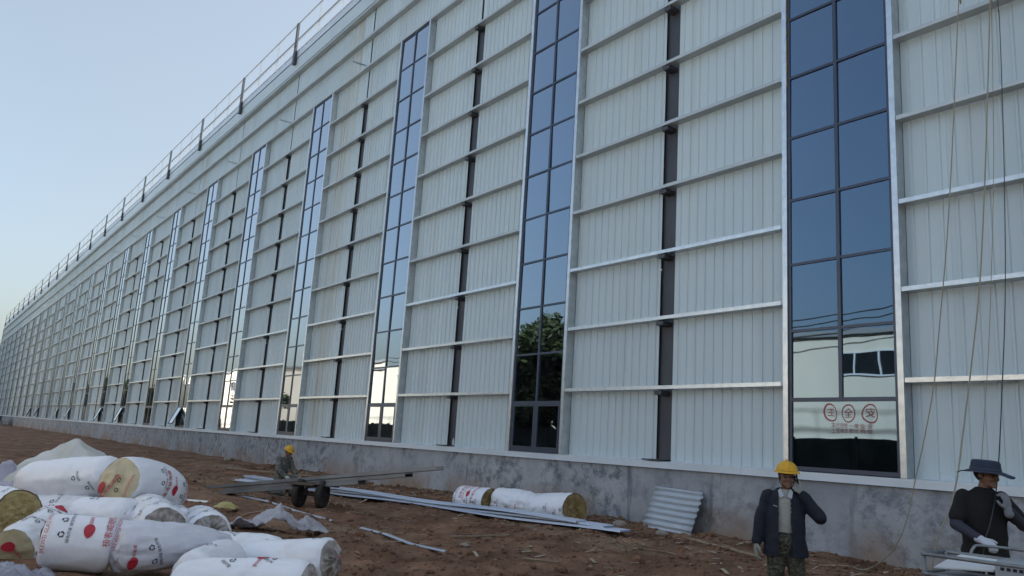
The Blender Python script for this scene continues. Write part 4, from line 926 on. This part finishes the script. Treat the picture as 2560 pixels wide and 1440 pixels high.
def trousers(o, J, m_, r=(.098, .082, .078)):
    b_ = MB(); hp = (Vector(J['hipL'])+Vector(J['hipR']))/2
    ell_prim(b_, hp+Vector((0, 0, .04)), (.178, .14, .15)); ell_prim(b_, hp+Vector((0, -.02, -.06)), (.12, .10, .10))
    for s_ in 'LR':
        cap_prim(b_, J['hip'+s_], J['kn'+s_], r[0], r[1]); a = Vector(J['an'+s_]); cap_prim(b_, J['kn'+s_], a+(Vector(J['kn'+s_])-a)*.08, r[1]*.98, r[2])
    t_ = blob('trousers', b_, m_, o, .011, 3, None, .007)
    for s_ in 'LR':
        k = MB(); f = Vector(J['an'+s_]); fd = Vector(J.get('foot', (0, -1, 0))); cap_prim(k, f+Vector((0, 0, -.035))-fd*.04, f+fd*.15+Vector((0, 0, -.045)), .05, .042); cap_prim(k, f+Vector((0, 0, .05)), f, .055, .055)
        blob('boot', k, M_boot, o, .012, 2)
    return t_
# --- worker on the phone
RZ = .944
J1 = dict(head=(.02, 0, 1.545), neck=(.01, .02, 1.40), shL=(-.165, .02, 1.36), shR=(.165, .02, 1.37), elL=(-.245, .02, 1.10), wrL=(-.285, -.04, .86), hdL=(-.06, -.10, -1), thsL=(.3, -1, 0), curlL=.45,
          elR=(.335, -.06, 1.165), wrR=(.165, -.05, 1.385), hdR=(-.30, .12, .95), thsR=(-.8, -.6, 0), curlR=.55, hipL=(-.085, 0, .86), hipR=(.085, 0, .86), knL=(-.10, -.03, .47), knR=(.125, -.02, .47), anL=(-.105, .02, .09), anR=(.14, .01, .09))
x1, y1 = -5.14, -5.30
w1, P1, h1 = person('worker in yellow helmet and open navy jacket holding a phone to his ear', (x1, y1, gz(x1, y1)-.005), RZ-.28, J1, M_skin, Matrix.Rotation(R(6), 3, 'Z'))
w1.scale = (.985, .985, .985)
helmet(w1, P1, h1); trousers(w1, J1, M_camod)
b_ = MB(); loft_prim(b_, [(0, .01, .90, .155, .115), (0, .01, 1.0, .15, .11), (0, .01, 1.15, .155, .115), (0, .01, 1.30, .155, .11), (0, .015, 1.385, .11, .085), (.005, .015, 1.42, .066, .066)]); blob('shirt', b_, M_shirt, w1, .010, 3, None, .006)
b_ = MB(); loft_prim(b_, [(0, .0, .735, .225, .165), (0, .0, .85, .215, .155), (0, .005, 1.0, .20, .145), (0, .01, 1.2, .195, .14), (0, .015, 1.32, .19, .125), (0, .02, 1.40, .12, .10), (.005, .02, 1.435, .085, .085)])
for s_ in 'LR':
    cap_prim(b_, Vector(J1['sh'+s_])+Vector((0, 0, -.02)), J1['el'+s_], .074, .070); w_ = Vector(J1['wr'+s_]); e_ = Vector(J1['el'+s_]); cap_prim(b_, e_, w_+(e_-w_)*.10, .070, .056)
blob('jacket', b_, M_navy, w1, .011, 3, lambda c: (abs(c.x+.008) < .062+.02*max(0, 1.1-c.z)+.05*max(0, c.z-1.30) and c.y < -.03 and c.z < 1.46) or c.z < .755, .010)
k = MB()
for s_ in (-1, 1): k.add([(s_*.048, -.062, 1.432), (s_*.014, -.112, 1.352), (s_*.060, -.120, 1.335), (s_*.074, -.072, 1.405)], [(0, 1, 2, 3)])
co = k.build('shirt_collar', mat('pale_blue_collar', (.42, .44, .50), .85), w1); md = co.modifiers.new('t', 'SOLIDIFY'); md.thickness = .008
k = MB(); k.add([(-.125, -.130, 1.262), (-.085, -.137, 1.252), (-.085, -.138, 1.243), (-.125, -.131, 1.255)], [(0, 3, 2, 1)]); bo = k.build('pocket_badge', M_shirt, w1); md = bo.modifiers.new('t', 'SOLIDIFY'); md.thickness = .012
for s_ in 'LR':
    b_ = MB(); hand_prims(b_, J1['wr'+s_], J1['hd'+s_], J1['ths'+s_], J1['curl'+s_], 1.05, 1.25); cap_prim(b_, Vector(J1['wr'+s_])-Vector(J1['hd'+s_]).normalized()*.03, J1['wr'+s_], .042, .036); blob('glove', b_, M_gloveo, w1, .0075, 2)
ph_ = MB().box(-.006, .006, -.035, .035, -.075, .075).build('mobile_phone', M_blackc); tag(ph_, 'black mobile phone held at the ear of the helmeted worker', 'phone')
ph_.matrix_world = Matrix.Translation((x1, y1, gz(x1, y1))) @ Matrix.Rotation(RZ-.28, 4, 'Z') @ Matrix.Translation((.118, -.03, 1.50)) @ Matrix.Rotation(R(-10), 4, 'Y') @ Matrix.Rotation(R(20), 4, 'X')
# --- worker in the wide hat
J2 = dict(head=(.04, -.03, 1.545), neck=(.02, .0, 1.41), shL=(-.175, -.02, 1.37), shR=(.175, .03, 1.37), elL=(-.235, -.08, 1.10), wrL=(-.10, -.33, 1.0), hdL=(.45, -.85, -.25), thsL=(.85, .2, .3), curlL=.7,
          elR=(.30, -.05, 1.13), wrR=(.16, -.17, 1.26), hdR=(-.15, -.10, .95), thsR=(-.8, -.5, -.2), curlR=.8, hipL=(-.09, 0, .88), hipR=(.09, 0, .88), knL=(-.11, -.02, .48), knR=(.12, -.03, .48), anL=(-.12, .03, .09), anR=(.13, 0, .09))
x2, y2 = -3.59, -4.45
h2m = Matrix.Rotation(R(42), 3, 'Z') @ Matrix.Rotation(R(4), 3, 'X')
w2, P2, h2 = person('worker in wide navy hat and black T-shirt gripping the trolley handle', (x2, y2, gz(x2, y2)-.005), RZ-.30, J2, M_skin, h2m)
w2.scale = (1.05, 1.05, 1.05); trousers(w2, J2, M_blackc)
b_ = MB(); loft_prim(b_, [(.01, 0, .80, .185, .135), (.01, 0, .95, .18, .13), (0, 0, 1.1, .185, .135), (0, 0, 1.25, .195, .135), (0, .005, 1.36, .17, .115), (.01, .005, 1.41, .09, .085), (.015, 0, 1.435, .066, .066)])
for s_ in 'LR':
    a, e_ = Vector(J2['sh'+s_]), Vector(J2['el'+s_]); cap_prim(b_, a+Vector((.02 if s_ == 'L' else -.02, 0, -.028)), a.lerp(e_, .74), .068, .070)
blob('t_shirt', b_, M_blackc, w2, .011, 3, None, .008)
for s_, gm in (('L', M_glovew), ('R', M_gloveg)):
    b_ = MB(); a, e_, w_ = Vector(J2['sh'+s_]), Vector(J2['el'+s_]), Vector(J2['wr'+s_]); cap_prim(b_, a.lerp(e_, .5), e_, .056, .052); cap_prim(b_, e_, e_.lerp(w_, .95), .052, .038); blob('arm_sleeve', b_, M_sleeve, w2, .009, 3, None, .004)
    b_ = MB(); hand_prims(b_, w_, J2['hd'+s_], J2['ths'+s_], J2['curl'+s_], 1.06, 1.25); cap_prim(b_, w_-Vector(J2['hd'+s_]).normalized()*.035, w_, .040, .036); blob('glove', b_, gm, w2, .0075, 2)
# hat: crown, band and wavy brim
hat = MB(); n = 48; vs = []
for r_2, z in ((.118, .035), (.116, .07), (.112, .11), (.100, .128), (.06, .132), (.001, .130)):
    vs += [P2(r_2*.93*math.cos(2*math.pi*k/n), .012+r_2*1.1*math.sin(2*math.pi*k/n), z) for k in range(n)]
hc_ = hat.add(vs, [(i*n+k, i*n+(k+1) % n, (i+1)*n+(k+1) % n, (i+1)*n+k) for i in range(5) for k in range(n)]).build('hat', mat('navy_hat_cloth', (.022, .034, .062), .85, 0, (.032, .046, .078), 6), w2, True)
br = MB(); vs = []
for j, e in enumerate((0, .035, .07, .105)):
    for k in range(n):
        a = 2*math.pi*k/n; vs.append(P2((.110+e)*math.cos(a), .012+(.130+e)*math.sin(a), .038-.26*e+(.16*e)*math.sin(2*a+.9)+(.06*e)*math.sin(5*a)))
bo = br.add(vs, [(i*n+k, i*n+(k+1) % n, (i+1)*n+(k+1) % n, (i+1)*n+k) for i in range(3) for k in range(n)]).build('hat_brim', MATS['navy_hat_cloth'], w2, True); md = bo.modifiers.new('t', 'SOLIDIFY'); md.thickness = .004
MB().lathe([(.1225, .045), (.1225, .062)], 40, (0, 0, 0), 'Z', .93, 1.1).build('hat_band', mat('hat_band', (.05, .065, .10), .8), w2, True).matrix_local = Matrix.Translation(P2(0, .012, 0)) @ h2.to_4x4()
# --- kneeling worker behind the cart: faces the image right
J3 = dict(head=(.0, -.16, 1.12), neck=(0, -.08, .99), shL=(-.18, -.04, .94), shR=(.18, -.04, .94), elL=(-.24, -.10, .68), wrL=(-.17, -.30, .52), hdL=(.1, -1, -.35), thsL=(.9, 0, .4), elR=(.24, -.12, .68), wrR=(.19, -.33, .52), hdR=(-.1, -1, -.35), thsR=(-.9, 0, .4),
          hipL=(-.09, .05, .46), hipR=(.09, .05, .46), knL=(-.12, -.24, .11), knR=(.13, -.36, .47), anL=(-.12, .18, .09), anR=(.13, -.28, .09))
x3, y3 = -20.62, -4.72
w3, P3, h3 = person('worker in yellow helmet and grey camouflage jacket bent down behind the handcart', (x3, y3, gz(x3, y3)+.02), RZ+R(58), J3, M_skin, Matrix.Rotation(R(18), 3, 'X'))
helmet(w3, P3, h3); trousers(w3, J3, M_camol, (.095, .082, .075))
b_ = MB(); loft_prim(b_, [(0, .05, .42, .18, .15), (0, .04, .55, .18, .145), (0, .01, .70, .185, .14), (0, -.02, .85, .19, .135), (0, -.05, .95, .16, .115), (0, -.07, 1.0, .09, .085)])
for s_ in 'LR':
    e_, w_ = Vector(J3['el'+s_]), Vector(J3['wr'+s_]); cap_prim(b_, J3['sh'+s_], e_, .078, .066); cap_prim(b_, e_, e_.lerp(w_, .92), .064, .05)
blob('jacket', b_, M_camol, w3, .011, 3, None, .009)
for s_ in 'LR':
    b_ = MB(); hand_prims(b_, J3['wr'+s_], J3['hd'+s_], J3['ths'+s_], .6, 1.05, 1.25); blob('glove', b_, mat('pale_green_glove', (.40, .46, .42), .9), w3, .008, 2)

# ------------------------------------------------------------------ metal trolley at the right edge
M_tube = mat('worn_grey_tube', (.27, .29, .30), .42, .45, (.17, .18, .19), 8, 6); M_case = mat('grey_plastic_case', (.33, .35, .38), .5, 0, (.27, .29, .32), 3); M_slot = mat('slot_black', (.01, .01, .012), .8)
tx, ty = -3.02, -5.24
tr = thing('metal_trolley', 'grey tubular trolley carrying a slotted plastic case, cut by the right edge', 'trolley', (tx, ty, gz(tx, ty)), R(4))
TL, TW, TH = .64, .24, .99
def rail(name, pts, r=.017): return MB().tube(smooth_path(pts, 3) if len(pts) > 2 else pts, r, 9).build(name, M_tube, tr, True)
for z in (TH, TH-.16): 
    c = .07; rail('top_frame' if z == TH else 'lower_frame', [(-TL+c, -TW, z), (TL-c, -TW, z), (TL-.01, -TW+.02, z), (TL, -TW+c, z), (TL, TW-c, z), (TL-c, TW, z), (-TL+c, TW, z), (-TL+.01, TW-.02, z), (-TL, TW-c, z), (-TL, -TW+c, z), (-TL+.02, -TW+.01, z), (-TL+c, -TW, z)])
for sx in (-1, 1):
    for sy in (-1, 1):
        rail('leg', [(sx*(TL-.02), sy*(TW-.02), .10), (sx*(TL-.02), sy*(TW-.02), TH)])
        wl = MB().lathe([(.02, -.02), (.075, -.022), (.085, -.01), (.085, .01), (.075, .022), (.02, .02)], 18, (0, 0, 0), 'Y').build('caster', M_black, tr, True); wl.location = (sx*(TL-.02), sy*(TW-.02), .085)
rail('handle', [(-.42, TW, TH), (-.41, TW+.05, TH+.06), (-.34, TW+.10, TH+.085), (.2, TW+.10, TH+.085), (TL-.04, TW+.10, TH+.08), (TL-.02, TW, TH)], .013)
cs = MB(); cs.extrude([(-TW-.01, TH-.15), (-TW-.01, TH+.005), (-TW+.06, TH+.03), (TW-.12, TH+.03), (TW-.12, TH-.15)], -.06, TL-.03); cso = cs.build('plastic_case', M_case, tr)
for k in range(12):
    x_ = -.02+k*.045; MB().box(x_, x_+.028, -TW-.014, -TW-.008, TH-.045+.0, TH-.02).build('slot', M_slot, cso)
for k in range(8):
    x_ = .17+k*.045; MB().box(x_, x_+.03, -TW-.014, -TW-.008, TH-.095, TH-.068).build('slot', M_slot, cso)
MB().box(.0, .24, -TW-.0135, -TW-.0085, TH-.125, TH-.095).build('faded_sticker', mat('faded_red_sticker', (.30, .12, .12), .7, 0, (.22, .18, .20), 18), cso)
MB().box(-TL+.08, -.08, -TW+.06, TW-.04, TH-.165, TH-.15).build('tray', M_case, tr)
pp = MB(); pp.add([(-.56, -.18, TH-.10), (-.09, -.20, TH-.06), (-.09, .16, TH+.0), (-.48, .18, TH+.0), (-.53, -.02, TH-.05)], [(0, 1, 2, 3, 4)]); po = pp.build('cardboard_sheet', mat('white_card', (.66, .68, .70), .7)); md = po.modifiers.new('t', 'SOLIDIFY'); md.thickness = .012
tag(po, 'white card lying on the left of the metal trolley', 'card'); po.location = tr.location; po.rotation_euler = tr.rotation_euler
